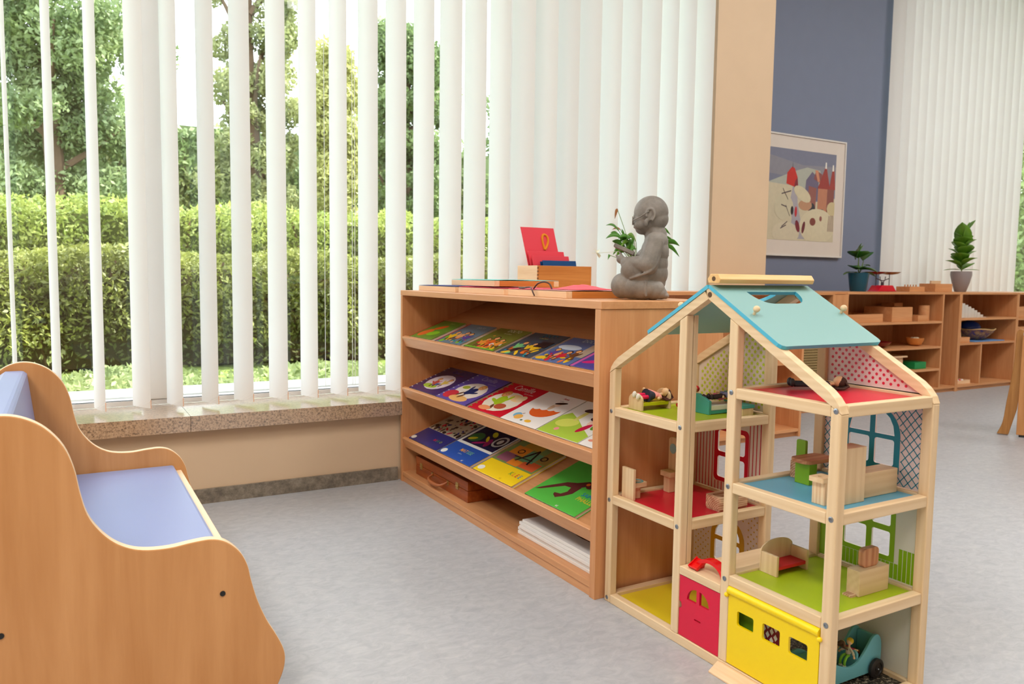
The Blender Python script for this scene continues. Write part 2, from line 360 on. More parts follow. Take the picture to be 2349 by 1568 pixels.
# left and right edge of each slat, measured on the blind plane
edges = [(-.166, -.154), (-.045, -.016), (.089, .128), (.222, .286), (.345, .405), (.475, .540), (.600, .679), (.743, .822), (.877, .952), (1.007, 1.085), (1.135, 1.226), (1.262, 1.360), (1.395, 1.497), (1.524, 1.638), (1.650, 1.767), (1.784, 1.897), (1.905, 2.035), (2.033, 2.167), (2.167, 2.297), (2.295, 2.432), (2.432, 2.562), (2.560, 2.690), (2.688, 2.826), (2.824, 2.946), (2.946, 3.074), (3.074, 3.21)]
edges = [(-.43 - .134 * k, -.43 - .134 * k + .008) for k in range(9, -1, -1)] + [(-.297, -.292)] + edges
pts = []
for i, (a, b) in enumerate(edges):
    a *= YB / 3.35; b *= YB / 3.35
    sview = (a + b) / 2 / YB
    # width as seen = .127*(cos phi + sview*sin phi)
    wd = (b - a) / .127; A_ = math.hypot(1, sview); ph0 = math.atan2(sview, 1)
    v = max(-1, min(1, wd / A_)); phi = ph0 + math.acos(v)
    phi = max(.62, min(1.45, phi))
    cx = (a + b) / 2
    mb, P = slat_mesh(cx, YB, phi, .372, 2.88)
    o = mb.build('slat', SLAT, bl1, smooth=True, angle=60, recalc=False)
    e = P[-1]
    MB().box(e.x - .0012, e.x + .0012, e.y - .002, e.y + .001, .372, .405).build('hem_weight', ORE, bl1)
    pts.append(P)
ch = MB()
for P, Q in zip(pts[:-1], pts[1:]):
    for A0, B0 in ((P[-1], Q[-1]),):
        path = [(A0.x + (B0.x - A0.x) * t, A0.y + (B0.y - A0.y) * t, .402 - .022 * 4 * t * (1 - t)) for t in [k / 8 for k in range(9)]]
        ch.tube(path, .0007, 4)
ch.build('bead_chain', plain('white_plastic', (225, 225, 225), .4), bl1)
cd = MB()
cd.tube([(1.012, YB + .078, .40), (1.012, YB + .078, 2.9)], .0014, 5); cd.tube([(1.138, YB + .078, .40), (1.138, YB + .078, 2.9)], .0014, 5); cd.tube([(1.15, YB + .078, .40), (1.15, YB + .078, 2.9)], .0014, 5)
cd.build('pull_cord', plain('white_plastic', (225, 225, 225), .4), bl1)
YB2 = 4.42
bl2 = thing('vertical_blind', 'white vertical blind nearly shut beside the blue wall, above the far low shelves', 'blind', (7.4, YB2, 4.0))
MB().box(6.3, 8.6, YB2 - .03, YB2 + .03, 4.02, 4.07).build('headrail', WHITE, bl2)
for k in range(17):
    mb, P = slat_mesh(6.4 + k * .1245, YB2, .42 + .05 * math.sin(k * 1.7), .62, 4.02)
    mb.build('slat', SLAT, bl2, smooth=True, angle=60, recalc=False)

# ------------------------------------------------------------------ garden
def leaf_cloud(name, centers, n, size, mat, parent, flat=0.0, box=None):
    """many small leaf quads; centers = [(x,y,z,rx,ry,rz)] blobs, or box = (x0,x1,y0,y1,z0,z1)"""
    if box is None:
        Cn = np.array(centers); wgt = (Cn[:, 3] * Cn[:, 5]) ** 1.0; idx = RNG.choice(len(Cn), n, p=wgt / wgt.sum())
        d = RNG.normal(size=(n, 3)); d /= np.linalg.norm(d, axis=1)[:, None]
        r = RNG.random(n)[:, None] ** .35
        p = Cn[idx, :3] + d * r * Cn[idx, 3:6]
    else:
        x0, x1, y0, y1, z0, z1 = box
        p = np.stack([RNG.uniform(x0, x1, n), y0 + (y1 - y0) * RNG.random(n) ** 1.6, z0 + (z1 - z0) * RNG.random(n) ** .8], 1)
        p[:, 1] += .12 * np.sin(p[:, 0] * 2.3) + .06 * np.sin(p[:, 0] * 6.1 + p[:, 2] * 4); p[:, 2] += .04 * np.sin(p[:, 0] * 3.7)
        if z1 > 3: p[:, 2] *= 1 + .13 * np.sin(p[:, 0] * .9 + 1) + .09 * np.sin(p[:, 0] * 2.3)
    u = RNG.normal(size=(n, 3)); u /= np.linalg.norm(u, axis=1)[:, None]
    v = RNG.normal(size=(n, 3)); v -= (v * u).sum(1)[:, None] * u; v /= np.linalg.norm(v, axis=1)[:, None]
    s = size * RNG.uniform(.6, 1.3, n)[:, None]
    q = np.stack([p - u * s, p - v * s * .45 , p + u * s, p + v * s * .45], 1).reshape(-1, 3)
    me = bpy.data.meshes.new(name); me.vertices.add(4 * n); me.vertices.foreach_set('co', q.astype(np.float32).ravel())
    me.loops.add(4 * n); me.loops.foreach_set('vertex_index', np.arange(4 * n, dtype=np.int32))
    me.polygons.add(n); me.polygons.foreach_set('loop_start', np.arange(0, 4 * n, 4, dtype=np.int32))
    try: me.polygons.foreach_set('loop_total', np.full(n, 4, dtype=np.int32))
    except Exception: pass
    me.materials.append(mat); me.update(calc_edges=True); me.validate()
    o = bpy.data.objects.new(name, me); COL.objects.link(o); o.parent = parent
    return o
struct('floor_outside', MB().box(-30, 60, 3.85, 45, -.12, -.02), mat_speckle('lawn_soil', (120, 140, 60), (90, 104, 44), (150, 170, 80), 3, .9))
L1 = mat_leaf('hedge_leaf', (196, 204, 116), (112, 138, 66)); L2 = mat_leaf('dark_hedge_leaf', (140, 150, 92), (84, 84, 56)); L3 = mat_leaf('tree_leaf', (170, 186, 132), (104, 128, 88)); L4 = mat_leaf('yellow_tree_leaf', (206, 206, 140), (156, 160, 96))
BARK = plain('bark', (104, 84, 66), .9, noise=.3, nscale=20)
gr = leaf_cloud('lawn', None, 26000, .05, mat_leaf('grass_blade', (174, 186, 132), (128, 146, 96)), None, box=(-3, 9, 5.4, 7.6, -.02, .03)); tag(gr, 'short green grass growing between the window and the hedge', 'grass', kind='stuff')
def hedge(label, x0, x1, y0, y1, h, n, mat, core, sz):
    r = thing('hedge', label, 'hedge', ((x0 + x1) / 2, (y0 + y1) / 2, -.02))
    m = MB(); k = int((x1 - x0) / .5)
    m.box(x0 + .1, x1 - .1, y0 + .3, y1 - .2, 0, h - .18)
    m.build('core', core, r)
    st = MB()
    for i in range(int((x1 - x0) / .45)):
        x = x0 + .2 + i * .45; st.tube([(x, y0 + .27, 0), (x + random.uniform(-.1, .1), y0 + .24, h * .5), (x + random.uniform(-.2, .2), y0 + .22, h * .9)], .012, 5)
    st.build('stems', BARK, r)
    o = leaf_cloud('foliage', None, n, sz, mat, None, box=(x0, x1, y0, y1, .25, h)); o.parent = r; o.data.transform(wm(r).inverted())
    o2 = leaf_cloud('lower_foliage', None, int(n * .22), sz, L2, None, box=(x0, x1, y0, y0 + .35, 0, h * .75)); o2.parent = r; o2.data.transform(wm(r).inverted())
    return r
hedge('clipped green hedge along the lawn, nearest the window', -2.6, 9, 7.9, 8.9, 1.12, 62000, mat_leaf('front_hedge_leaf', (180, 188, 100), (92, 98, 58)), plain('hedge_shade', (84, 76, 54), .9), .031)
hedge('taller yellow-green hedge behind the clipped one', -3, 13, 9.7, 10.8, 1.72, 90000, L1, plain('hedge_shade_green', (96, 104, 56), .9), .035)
def tree(label, x, y, h, r, mat, n, sz=.085, low=1.2):
    t = thing('tree', label, 'tree', (x, y, -.02))
    tr = MB(); tr.tube([(x, y, 0), (x + .05, y, h * .3), (x - .05, y + .05, h * .6), (x, y, h * .85)], [.16, .13, .09, .03], 8)
    for k in range(7):
        a = k * 2.4; z = h * (.3 + .07 * k); tr.tube([(x, y, z), (x + math.cos(a) * r * .4, y + math.sin(a) * r * .3, z + .4), (x + math.cos(a) * r * .8, y + math.sin(a) * r * .6, z + .9)], [.06, .04, .015], 6)
    tr.build('trunk', BARK, t)
    bl = []
    for k in range(120):
        a = random.uniform(0, 2 * PI); zz = low + (h - low) * random.random(); rr = r * (1 - .55 * (abs(zz - (low + h) / 2) / ((h - low) / 2)) ** 2) * math.sqrt(random.random())
        s = random.uniform(.34, .6) * max(r * .62, .62); bl.append((x + rr * math.cos(a), y + rr * math.sin(a) * .7, zz, s, s, s * .75))
    o = leaf_cloud('foliage', bl, n, sz, mat, None); o.parent = t; o.data.transform(wm(t).inverted())
    return t
tree('grey-green leafy tree beyond the hedge, furthest left through the blind', -.1, 13.2, 7.6, 1.35, L3, 74000, .048)
tree('pale yellow-green tree beyond the hedge, right of the window post', 2.75, 13.4, 7.8, .72, mat_leaf('grey_tree_leaf', (186, 190, 136), (128, 140, 92)), 52000, .046, .9)
tree('small low tree beyond the hedge between the two taller ones', 3.56, 11.5, 4.2, .24, L4, 26000, .044, .8)
tree('dark leafy tree beyond the hedge, seen just left of the picture-book cabinet', 5.5, 13.4, 5.3, .9, mat_leaf('dark_tree_leaf', (150, 170, 110), (76, 104, 66)), 56000, .048, .7)
tree('bright green tree beyond the hedge above the letter box', 9.4, 14.6, 6.6, 1.6, L3, 30000, .07)
tree('pale tree beyond the hedge, seen at the right end of the far blind', 28.5, 14.5, 9, 3.2, L3, 30000, .12, .3)
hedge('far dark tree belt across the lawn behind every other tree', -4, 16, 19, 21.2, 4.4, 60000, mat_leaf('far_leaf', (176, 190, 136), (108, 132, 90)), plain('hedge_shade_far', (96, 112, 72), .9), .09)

# ------------------------------------------------------------------ bench
bn = thing('toy_bench', 'child bench of pale maple with wavy side panels and lilac-blue cushions', 'bench', (.08, 2.1, 0))
prof = [(-.225, 0), (-.222, .15), (-.21, .3), (-.205, .45), (-.2, .54), (-.186, .59), (-.159, .624), (-.128, .641), (-.097, .644), (-.065, .635), (-.035, .615), (-.008, .58), (.008, .535), (.016, .49), (.027, .447), (.046, .414), (.070, .388), (.098, .371), (.128, .363), (.167, .361), (.207, .365), (.244, .366), (.273, .356), (.299, .331), (.314, .300), (.321, .267), (.333, .222), (.351, .176), (.371, .138), (.385, .106), (.389, .081), (.384, .053), (.370, .02), (.355, 0)]
prof = prof[:1] + smooth2(prof[1:-1], 4) + prof[-1:]
EDGE = plain('light_beech_edge', (242, 214, 178), .45)
for y0, y1, lab in ((1.63, 1.652, 'near side panel'), (2.57, 2.592, 'far side panel')):
    p = MB().prism(prof, y0, y1, 'xz').build('side_panel', [maple('Z'), EDGE], bn, bevel=.003)
    for poly in p.data.polygons:
        if abs(poly.normal.y) < .5: poly.material_index = 1
for x, z in ((.264, .249), (-.116, .244)):
    MB().cyl((x, 1.6285, z), (x, 1.6315, z), .0055, seg=16).build('screw_hole', plain('black_plastic_cap', (18, 16, 15), .5), bn)
MB().box(.283, .301, 1.653, 2.569, .18, .292).build('seat_rail', EDGE, bn, bevel=.002)
MB().box(-.07, .282, 1.653, 2.569, .262, .28).build('seat_board', maple('Y'), bn)
MB().prism([(-.245, .2), (-.165, .618), (-.178, .622), (-.262, .2)][::1], 1.653, 2.569, 'xz').build('back_board', maple('Y'), bn)
LIL = plain('lilac_blue_vinyl', (142, 154, 198), .38, spec=.4, noise=.02)
MB().box(-.055, .28, 1.655, 2.567, .281, .311).build('seat_cushion', LIL, bn, bevel=.008)
MB().prism([(-.235, .29), (-.158, .612), (-.146, .621), (-.103, .621), (-.095, .612), (-.062, .3125), (-.07, .29)], 1.655, 2.567, 'xz').build('back_cushion', LIL, bn, bevel=.007)

# ------------------------------------------------------------------ picture book cabinet
cb = thing('picture_book_cabinet', 'beech display cabinet with three sloping rows of picture books', 'cabinet', (1.5, 2.45, 0))
X0, X1, Y0, Y1 = 1.268, 1.727, 1.722, 3.178
MB().box(X0, X1 + .003, Y0 - .003, Y1 + .003, .816, .838).build('cabinet_top', beech('Y'), cb, bevel=.0015)
MB().box(X0, X1, Y0, Y0 + .026, .0, .8155).build('side_panel', beech('Z'), cb, bevel=.001)
MB().box(X0, X1, Y1 - .02, Y1, .0, .8155).build('side_panel', beech('Z'), cb, bevel=.001)
MB().box(X1 - .012, X1 - .004, Y0 + .0262, Y1 - .0202, .045, .8155).build('back_panel', beech('Z'), cb)
MB().box(X0 + .002, X1 - .0125, Y0 + .0262, Y1 - .0202, .026, .045).build('bottom_shelf', beech('Y'), cb, bevel=.001)
MB().box(X0 + .006, X0 + .024, Y0 + .0262, Y1 - .0202, .0, .0255).build('plinth', beech('Y'), cb)
TH = math.atan(.39); ct, st_ = math.cos(TH), math.sin(TH)
ROWS = (.632, .410, .189)     # shelf surface height at x = 1.285
for zr in ROWS:
    # shelf in its own slanted profile
    def sp(u, n): return (1.285 + u * ct - n * st_, zr + u * st_ + n * ct)
    lip = MB().prism([sp(-.016, .012), sp(0, .012), sp(0, -.034), sp(-.016, -.034)], Y0 + .0262, Y1 - .0202, 'xz').build('shelf_lip', beech('Y'), cb, bevel=.002)
    MB().prism([sp(.0003, 0), sp(.443, 0), sp(.443, -.016), sp(.0003, -.016)], Y0 + .0262, Y1 - .0202, 'xz').build('sloping_shelf', beech('Y'), cb)

# ------------------------------------------------------------------ doll house
dh = thing('doll_house', 'tall open wooden doll house with turquoise roof, red door and yellow garage door', 'doll house', (1.455, 1.342, 0))
XF, XB, PD, PW = 1.295, 1.615, .023, .025
P1, P2, P3, P4 = (1.687, 1.712), (1.412, 1.437), (1.248, 1.273), (.973, .998)
def zr_(y): return .8805 - .575 * abs(y - 1.3425)     # top of the rafters
RT = .0245
posts = {}
for (a, b), nm in ((P1, 1), (P2, 2), (P3, 3), (P4, 4)):
    zt = min(zr_(a), zr_(b)) - RT - .0005
    zb = .0 if nm in (1, 4) else .0245
    for x0, x1 in ((XF, XF + PD), (XB - PD, XB)):
        if nm in (1, 4): pr = [(a, 0), (b, 0), (b, zr_(b) - RT - .0005), (a, zr_(a) - RT - .0005)]
        else: pr = [(a, .0245), (b, .0245), (b, zr_(b) - RT - .0005), (a, zr_(a) - RT - .0005)]
        MB().prism(pr, x0, x1, 'yz').build('post', pine('Z'), dh, bevel=.0025)
        # hinge-side twin stud behind the front stud
for (a, b) in (P2,):
    MB().prism([(a + .002, .0245), (b - .002, .0245), (b - .002, zr_(b) - RT - .001), (a + .002, zr_(a) - RT - .001)], XF + PD + .003, XF + PD + .017, 'yz').build('post', pine('Z'), dh, bevel=.0015)
# bottom frame
ya, yb = P4[0], P1[1]
MB().box(XF, XF + PD, P4[1] + .0004, P1[0] - .0004, 0, .024).build('bottom_rail', pine('Y'), dh, bevel=.002)
MB().box(XB - PD, XB, P4[1] + .0004, P1[0] - .0004, 0, .024).build('bottom_rail', pine('Y'), dh, bevel=.002)
for a, b in (P1, P4): MB().box(XF + PD + .0004, XB - PD - .0004, a, b, .0, .024).build('bottom_rail', pine('X'), dh, bevel=.002)
# floors: (name, y range, z top, colour)
LIME = paint('lime_green_floor_paint', (178, 200, 30), .4); REDF = paint('red_floor_paint', (214, 22, 50), .3); BLUF = paint('light_blue_floor_paint', (98, 176, 208), .35); YELF = paint('yellow_floor_paint', (232, 206, 40), .4)
GRIT = mat_speckle('black_speckled_print', (40, 34, 30), (16, 13, 12), (214, 200, 176), 160, .6)
def storey(y0, y1, zt, m, lab):
    # rails: front, back, two sides
    MB().box(XF + .0005, XF + PD - .002, y0 + .0255, y1 - .0255, zt - .024, zt).build('floor_rail', pine('Y'), dh, bevel=.002)
    MB().box(XB - PD + .002, XB - .0005, y0 + .0255, y1 - .0255, zt - .024, zt).build('floor_rail', pine('Y'), dh, bevel=.002)
    MB().box(XF + PD + (.0175 if y0 == P2[0] else .0004), XB - PD - .0004, y0 + .002, y0 + .023, zt - .024, zt).build('floor_rail', pine('X'), dh, bevel=.002)
    MB().box(XF + PD + .0004, XB - PD - .0004, y1 - .023, y1 - .002, zt - .024, zt).build('floor_rail', pine('X'), dh, bevel=.002)
    MB().box(XF + PD - .0015, XB - PD + .0015, y0 + .0235, y1 - .0235, zt - .012, zt - .006).build('floor_board', m, dh, label=lab)
storey(P2[0], P1[1], .550, LIME, 'lime green floor board'); storey(P2[0], P1[1], .305, REDF, 'red floor board')
storey(P4[0], P3[1], .660, REDF, 'red floor board'); storey(P4[0], P3[1], .445, BLUF, 'light blue floor board'); storey(P4[0], P3[1], .231, LIME, 'lime green floor board')
MB().box(XF + PD + .0005, XB - PD - .0005, P2[0] - .0, P1[0] - .0005, .008, .0145).build('floor_board', YELF, dh, label='yellow floor board')
MB().box(XF + PD + .0005, XB - PD - .0005, P4[1] + .0005, P3[1], .008, .0145).build('floor_board', GRIT, dh, label='black speckled floor board')
# stair shelf above the red door
MB().box(XF + .0005, XF + .10, P3[1] + .0004, P2[0] - .0004, .178, .199).build('door_lintel', pine('Y'), dh, bevel=.002)
MB().box(XF + .1004, XB - PD - .0004, P3[1] + .0004, P2[0] - .0004, .186, .197).build('landing_board', pine('X'), dh, bevel=.001)
# rafters (front and back pairs)
for x0, x1 in ((XF, XF + PD), (XB - PD, XB)):
    for sgn in (1, -1):
        def rp(d, off): return (1.3425 + sgn * d, .8805 - .575 * d - off)
        e = .3693
        pr = [rp(.0 if sgn < 0 else .0128, 0), rp(e - .034, 0), rp(e - .018, .004), rp(e - .006, .012), rp(e, .0235), (1.3425 + sgn * e, zr_(1.3425 + e) - RT), rp(e - .025, RT) , rp(.0 if sgn < 0 else .0002, RT)]
        if sgn < 0: pr = [rp(-.012, .0), rp(e - .034, 0), rp(e - .018, .004), rp(e - .006, .012), rp(e, .0235), (1.3425 - e, zr_(1.3425 + e) - RT), rp(e - .025, RT), rp(0, RT)]
        MB().prism(pr, x0, x1, 'yz').build('rafter', pine('Y'), dh, bevel=.0015)
hole = MB().cyl((XF - .0006, 1.338, .866), (XF + .001, 1.338, .866), .0065, seg=18).build('bolt_hole', plain('dark_bolt_recess', (92, 66, 40), .8), dh)
# bolts
ST = plain('zinc_bolt', (150, 158, 166), .3, metal=.9)
def bolt(y, z, x=XF, ax='x'):
    r = .0058
    p = [(r, 0), (r, .0008), (r * .75, .0014), (r * .45, .0014), (r * .4, .0004), (0, .0004)]
    mb = MB().setT(Matrix.Translation((x, y, z)) @ Matrix.Rotation(-PI / 2, 4, 'Y')); mb.lathe(p, 18)
    return mb.build('bolt', ST, dh, smooth=True, angle=30)
for y, z in ((1.700, .538), (1.700, .290), (1.700, .012), (1.4245, .540), (1.4245, .293), (1.2605, .649), (1.2605, .434), (1.2605, .219), (.9855, .649), (.9855, .434), (.9855, .219)): bolt(y, z)
# roof panels
TEAL = plain('turquoise_roof_paint', (134, 178, 178), .38, noise=.015); TEALE = plain('bright_blue_edge_paint', (70, 176, 206), .4)
RTk = .0085
def roof(sgn):
    Q = Matrix(((1, 0, 0, 0), (0, sgn * math.cos(math.atan(.575)), math.sin(math.atan(.575)), 0), (0, -sgn * 0, 1, 0), (0, 0, 0, 1)))
    cs, sn = math.cos(math.atan(.575)), math.sin(math.atan(.575))
    # local a = down the slope, x across, n = normal
    M = Matrix(((1, 0, 0, 0), (0, -sgn * cs, sgn * -sn * -1 * -1, 0), (0, -sn, cs, 0), (0, 0, 0, 1)))
    U = Vector((0, -sgn * cs, -sn)); Nn = Vector((0, -sgn * sn, cs)); X = Vector((1, 0, 0))
    M = Matrix((X, U, Nn)).transposed().to_4x4(); M.translation = Vector((0, 1.3425, .8812))
    mb = MB().setT(M)
    Lr = .250
    out = [(XF - .002, 0.0), (XB + .010, 0.0), (XB + .010, Lr - .012), (XB + .006, Lr - .004), (XB - .002, Lr), (XF + .010, Lr), (XF + .002, Lr - .004), (XF - .002, Lr - .012)]
    hl = [(1.385, .030)] + [(1.385 + .0185 * (1 - math.cos(t)) + .022 * (1 - math.cos(t)), .030 + .052 * math.sin(t)) for t in [k / 8 * PI / 2 for k in range(1, 8)]] + [(1.43, .083), (1.505, .083)] + [(1.553 - .048 * math.cos(PI / 2 - t) * 0 - .048 * (1 - math.sin(t + 0)), .030 + .053 * math.cos(t)) for t in [k / 8 * PI / 2 for k in range(1, 8)]] + [(1.553, .030)]
    mb.plate(out, [hl], 0, RTk, 'xy')
    o = mb.build('roof_panel', [TEAL, TEALE], dh)
    for p in o.data.polygons:
        if abs(p.normal @ Nn) < .5: p.material_index = 1
    for px, a in ((1.322, .127), (1.618 - .004, .127)):
        q = MB().setT(M); q.cyl((px, a, RTk), (px, a, RTk + .008), .0035); q.ball((px, a, RTk + .014), .0078)
        q.build('peg', pine('Z'), dh, smooth=True, angle=50)
roof(1); roof(-1)
rb = [(-.017, .8925), (-.021, .902), (-.012, .914), (.012, .914), (.021, .902), (.017, .8925)]
MB().prism([(1.3425 - .011 + a, b - .0) for a, b in rb], XF + .004, XB + .002, 'yz').build('ridge_bar', wood('honey_pine', (240, 200, 140), (218, 168, 100), 'X', 16, .45, 18), dh, bevel=.0015)
MB().cyl((XF + .0034, 1.3315, .903), (XF + .0045, 1.3315, .903), .0055).build('bolt_hole', plain('dark_bolt_recess', (92, 66, 40), .8), dh)
# back wall panels with printed wallpaper
XW = XB - .014
WP = plain('cream_wallpaper', (222, 208, 196), .5); PINKW = plain('pink_tint_wallpaper', (226, 206, 204), .5)
def wall_panel(outer, holes, prints, mats, lab):
    o = MB().plate(outer, holes, XW, XW + .005, 'yz').build('back_wall', mats[0], dh, label=lab)
    if prints:
        mb = MB()
        for i, (pl, hs, mi) in enumerate(prints): mb.plate(pl, hs, XW - .0006, XW - .0002, 'yz', mi - 1)
        mb.build('wallpaper_print', mats[1:], o)
    return o
def clip_ok(y, z, outer, mrg):
    # point in polygon with margin via sampling
    def inside(y, z):
        c = False; n = len(outer)
        for i in range(n):
            (a, b), (e, f_) = outer[i], outer[(i + 1) % n]
            if (b > z) != (f_ > z) and y < (e - a) * (z - b) / (f_ - b) + a: c = not c
        return c
    return all(inside(y + mrg * math.cos(t), z + mrg * math.sin(t)) for t in (0, PI / 2, PI, 1.5 * PI, PI / 4, 3 * PI / 4, 5 * PI / 4, 7 * PI / 4))
def dots(outer, r, dx, dz, seg, tone):
    out = []; ys = [p[0] for p in outer]; zs = [p[1] for p in outer]; j = 0; z = min(zs) + r * 2
    while z < max(zs):
        y = min(ys) + (j % 2) * dx / 2
        while y < max(ys):
            if clip_ok(y, z, outer, r * 1.3): out.append((ell(y, z, r, r, seg) if seg > 5 else [(y + (r if k % 2 == 0 else r * .55) * math.cos(k * PI / 5 + PI / 2), z + (r if k % 2 == 0 else r * .55) * math.sin(k * PI / 5 + PI / 2)) for k in range(10)], [], tone))
            y += dx
        z += dz; j += 1
    return out
def gable(y0, y1, zb):
    return [(y0, zb), (y1, zb), (y1, zr_(y1) - RT - .001), (y0, zr_(y0) - RT - .001)]
gL = gable(P2[1] + .0, P1[0] - .0, .552); gR = gable(P4[1], P3[0], .662)
wall_panel(gL, [], dots(gL, .0056, .0205, .0105, 5, 1), [WP, paint('lime_print', (190, 208, 40))], 'cream back wall with lime green stars')
wall_panel(gR, [], dots(gR, .0034, .0182, .0095, 10, 1), [PINKW, paint('crimson_print', (206, 20, 60))], 'pale back wall with red dots')
# red window room
yl, yr2 = P2[1], P1[0]
o_ = [(yl, .307), (yr2, .307), (yr2, .524), (yl, .524)]
pn = [rrect(1.500, 1.553, .345, .405, .008), rrect(1.565, 1.602, .345, .405, .008), rrect(1.500, 1.553, .418, .478, .008), rrect(1.565, 1.602, .418, .478, .008)]
stp = [([(y, .308), (y + .0027, .308), (y + .0027, .523), (y, .523)], [], 1) for y in [1.445 + k * .0125 for k in range(20)] if not (1.484 < y < 1.615)] + [([(y, .308), (y + .0027, .308), (y + .0027, .332), (y, .332)], [], 1) for y in [1.445 + k * .0125 for k in range(20)] if 1.484 < y < 1.615]
wall_panel(o_, pn, stp + [(rrect(1.487, 1.615, .333, .491, .014), pn, 2)], [WP, paint('dark_red_stripe', (190, 14, 36)), paint('crimson_frame', (200, 12, 40))], 'cream back wall with red stripes and a red window')
# yellow window room
o_ = [(yl, .026), (yr2, .026), (yr2, .279), (yl, .279)]
arch = lambda y0, y1, z0, z1: [(y0, z0), (y1, z0)] + ell((y0 + y1) / 2, z1 - (y1 - y0) / 2, (y1 - y0) / 2, (y1 - y0) / 2, 12, 0, PI)
pn = [rrect(1.507, 1.552, .105, .163, .006), rrect(1.562, 1.602, .105, .163, .006)] + [[(1.507, .175), (1.552, .175), (1.552, .222), (1.535, .217), (1.518, .203), (1.510, .190)]] + [[(1.562, .175), (1.602, .175), (1.599, .192), (1.590, .206), (1.577, .217), (1.562, .222)]]
dd = [d for d in dots(o_, .003, .02, .0095, 5, 1) if not (1.478 < d[0][0][0] < 1.622 and .088 < d[0][0][1] < .24)]
wall_panel(o_, pn, dd + [([(1.490, .095), (1.617, .095)] + ell(1.5535, .175, .0635, .060, 14, 0, PI), pn, 2)], [WP, paint('mustard_print', (204, 160, 30)), paint('mustard_frame', (206, 158, 28))], 'cream back wall with mustard stars and an arched window')
# blue lattice room
yl, yr2 = P4[1], P3[0]
o_ = [(yl, .447), (yr2, .447), (yr2, .634), (yl, .634)]
pn = [rrect(1.064, 1.113, .489, .548, .006), rrect(1.126, 1.180, .489, .548, .006), [(1.064, .558), (1.113, .558), (1.113, .618), (1.095, .612), (1.077, .597), (1.068, .580)], [(1.126, .558), (1.180, .558), (1.175, .580), (1.163, .600), (1.145, .613), (1.126, .618)]]
pr = [([(1.050, .474), (1.194, .474)] + ell(1.122, .556, .072, .070, 16, 0, PI), pn, 1)]
def inwin(y, z): return 1.048 < y < 1.196 and .470 < z < .556 or (z >= .556 and ((y - 1.122) / .074) ** 2 + ((z - .556) / .072) ** 2 < 1)
for k in range(-20, 40):
    for sg in (1, -1):
        run = []
        for j in range(0, 60):
            z = .449 + j * .0031; y = yl + k * .0185 + sg * (z - .449) * .85
            okp = yl + .001 < y < yr2 - .001 and z < .633 and not inwin(y, z)
            if okp: run.append((y, z))
            if (not okp or j == 59) and run:
                if len(run) > 1:
                    (a, b), (e, g_) = run[0], run[-1]; pr.append(([(a, b), (a + .0024, b), (e + .0024, g_), (e, g_)], [], 1))
                run = []
wall_panel(o_, pn, pr, [PINKW, paint('petrol_print', (14, 132, 156))], 'pale back wall with petrol blue lattice and arched window')
# green window room
o_ = [(yl, .233), (yr2, .233), (yr2, .419), (yl, .419)]
pn = [rrect(1.062, 1.108, .283, .339, .005), rrect(1.122, 1.180, .283, .339, .005), rrect(1.062, 1.108, .352, .405, .005), rrect(1.122, 1.180, .352, .405, .005)]
pr = [([(1.050, .272), (1.192, .272), (1.192, .418), (1.050, .418)], pn, 1), ([(1.192, .234), (yr2 - .001, .234), (yr2 - .001, .418), (1.192, .418)], [], 1)]
k = 0
y = yl + .001
while y < 1.190:
    pr.append(([(y, .236), (min(y + .0085, 1.1905), .236), (min(y + .0085, 1.1905), .271 if y > 1.04 else .308), (y, .271 if y > 1.04 else .308)], [], 1)); y += .0103
wall_panel(o_, pn, pr, [plain('white_wallpaper', (214, 212, 200), .5), paint('grass_green_print', (128, 172, 10))], 'white back wall with green window and green fence')
wall_panel([(yl, .0245), (yr2, .0245), (yr2, .205), (yl, .205)], [], [], [plain('white_wallpaper', (214, 212, 200), .5)], 'plain white back wall')
# red front door
RED = plain('crimson_door_paint', (216, 6, 58), .35, noise=.02)
dw1 = [(1.3515, .128), (1.3515, .157), (1.364, .1545), (1.374, .148), (1.381, .138), (1.384, .124)][::-1]
dw1 = [(1.3515, .123), (1.384, .123)] + [(1.3515 + .0325 * math.cos(t), .123 + .033 * math.sin(t)) for t in [k / 6 * PI / 2 for k in range(1, 6)]] + [(1.3515, .156)]
dw2 = [(1.3415, .123), (1.309, .123)] + [(1.3415 - .0325 * math.cos(t), .123 + .033 * math.sin(t)) for t in [k / 6 * PI / 2 for k in range(1, 6)]] + [(1.3415, .156)]
dslot = rrect(1.335, 1.357, .0805, .0845, .0015, 2)
nch = [(1.4105, .103)] 
dpl = MB().plate([(1.2755, .0255), (1.4105, .0255), (1.4105, .093), (1.405, .094), (1.402, .099), (1.402, .105), (1.405, .110), (1.4105, .111), (1.4105, .1765), (1.2755, .1765)], [dw1, dw2, dslot], XF + .003, XF + .010, 'yz').build('front_door', RED, dh, bevel=.0008)
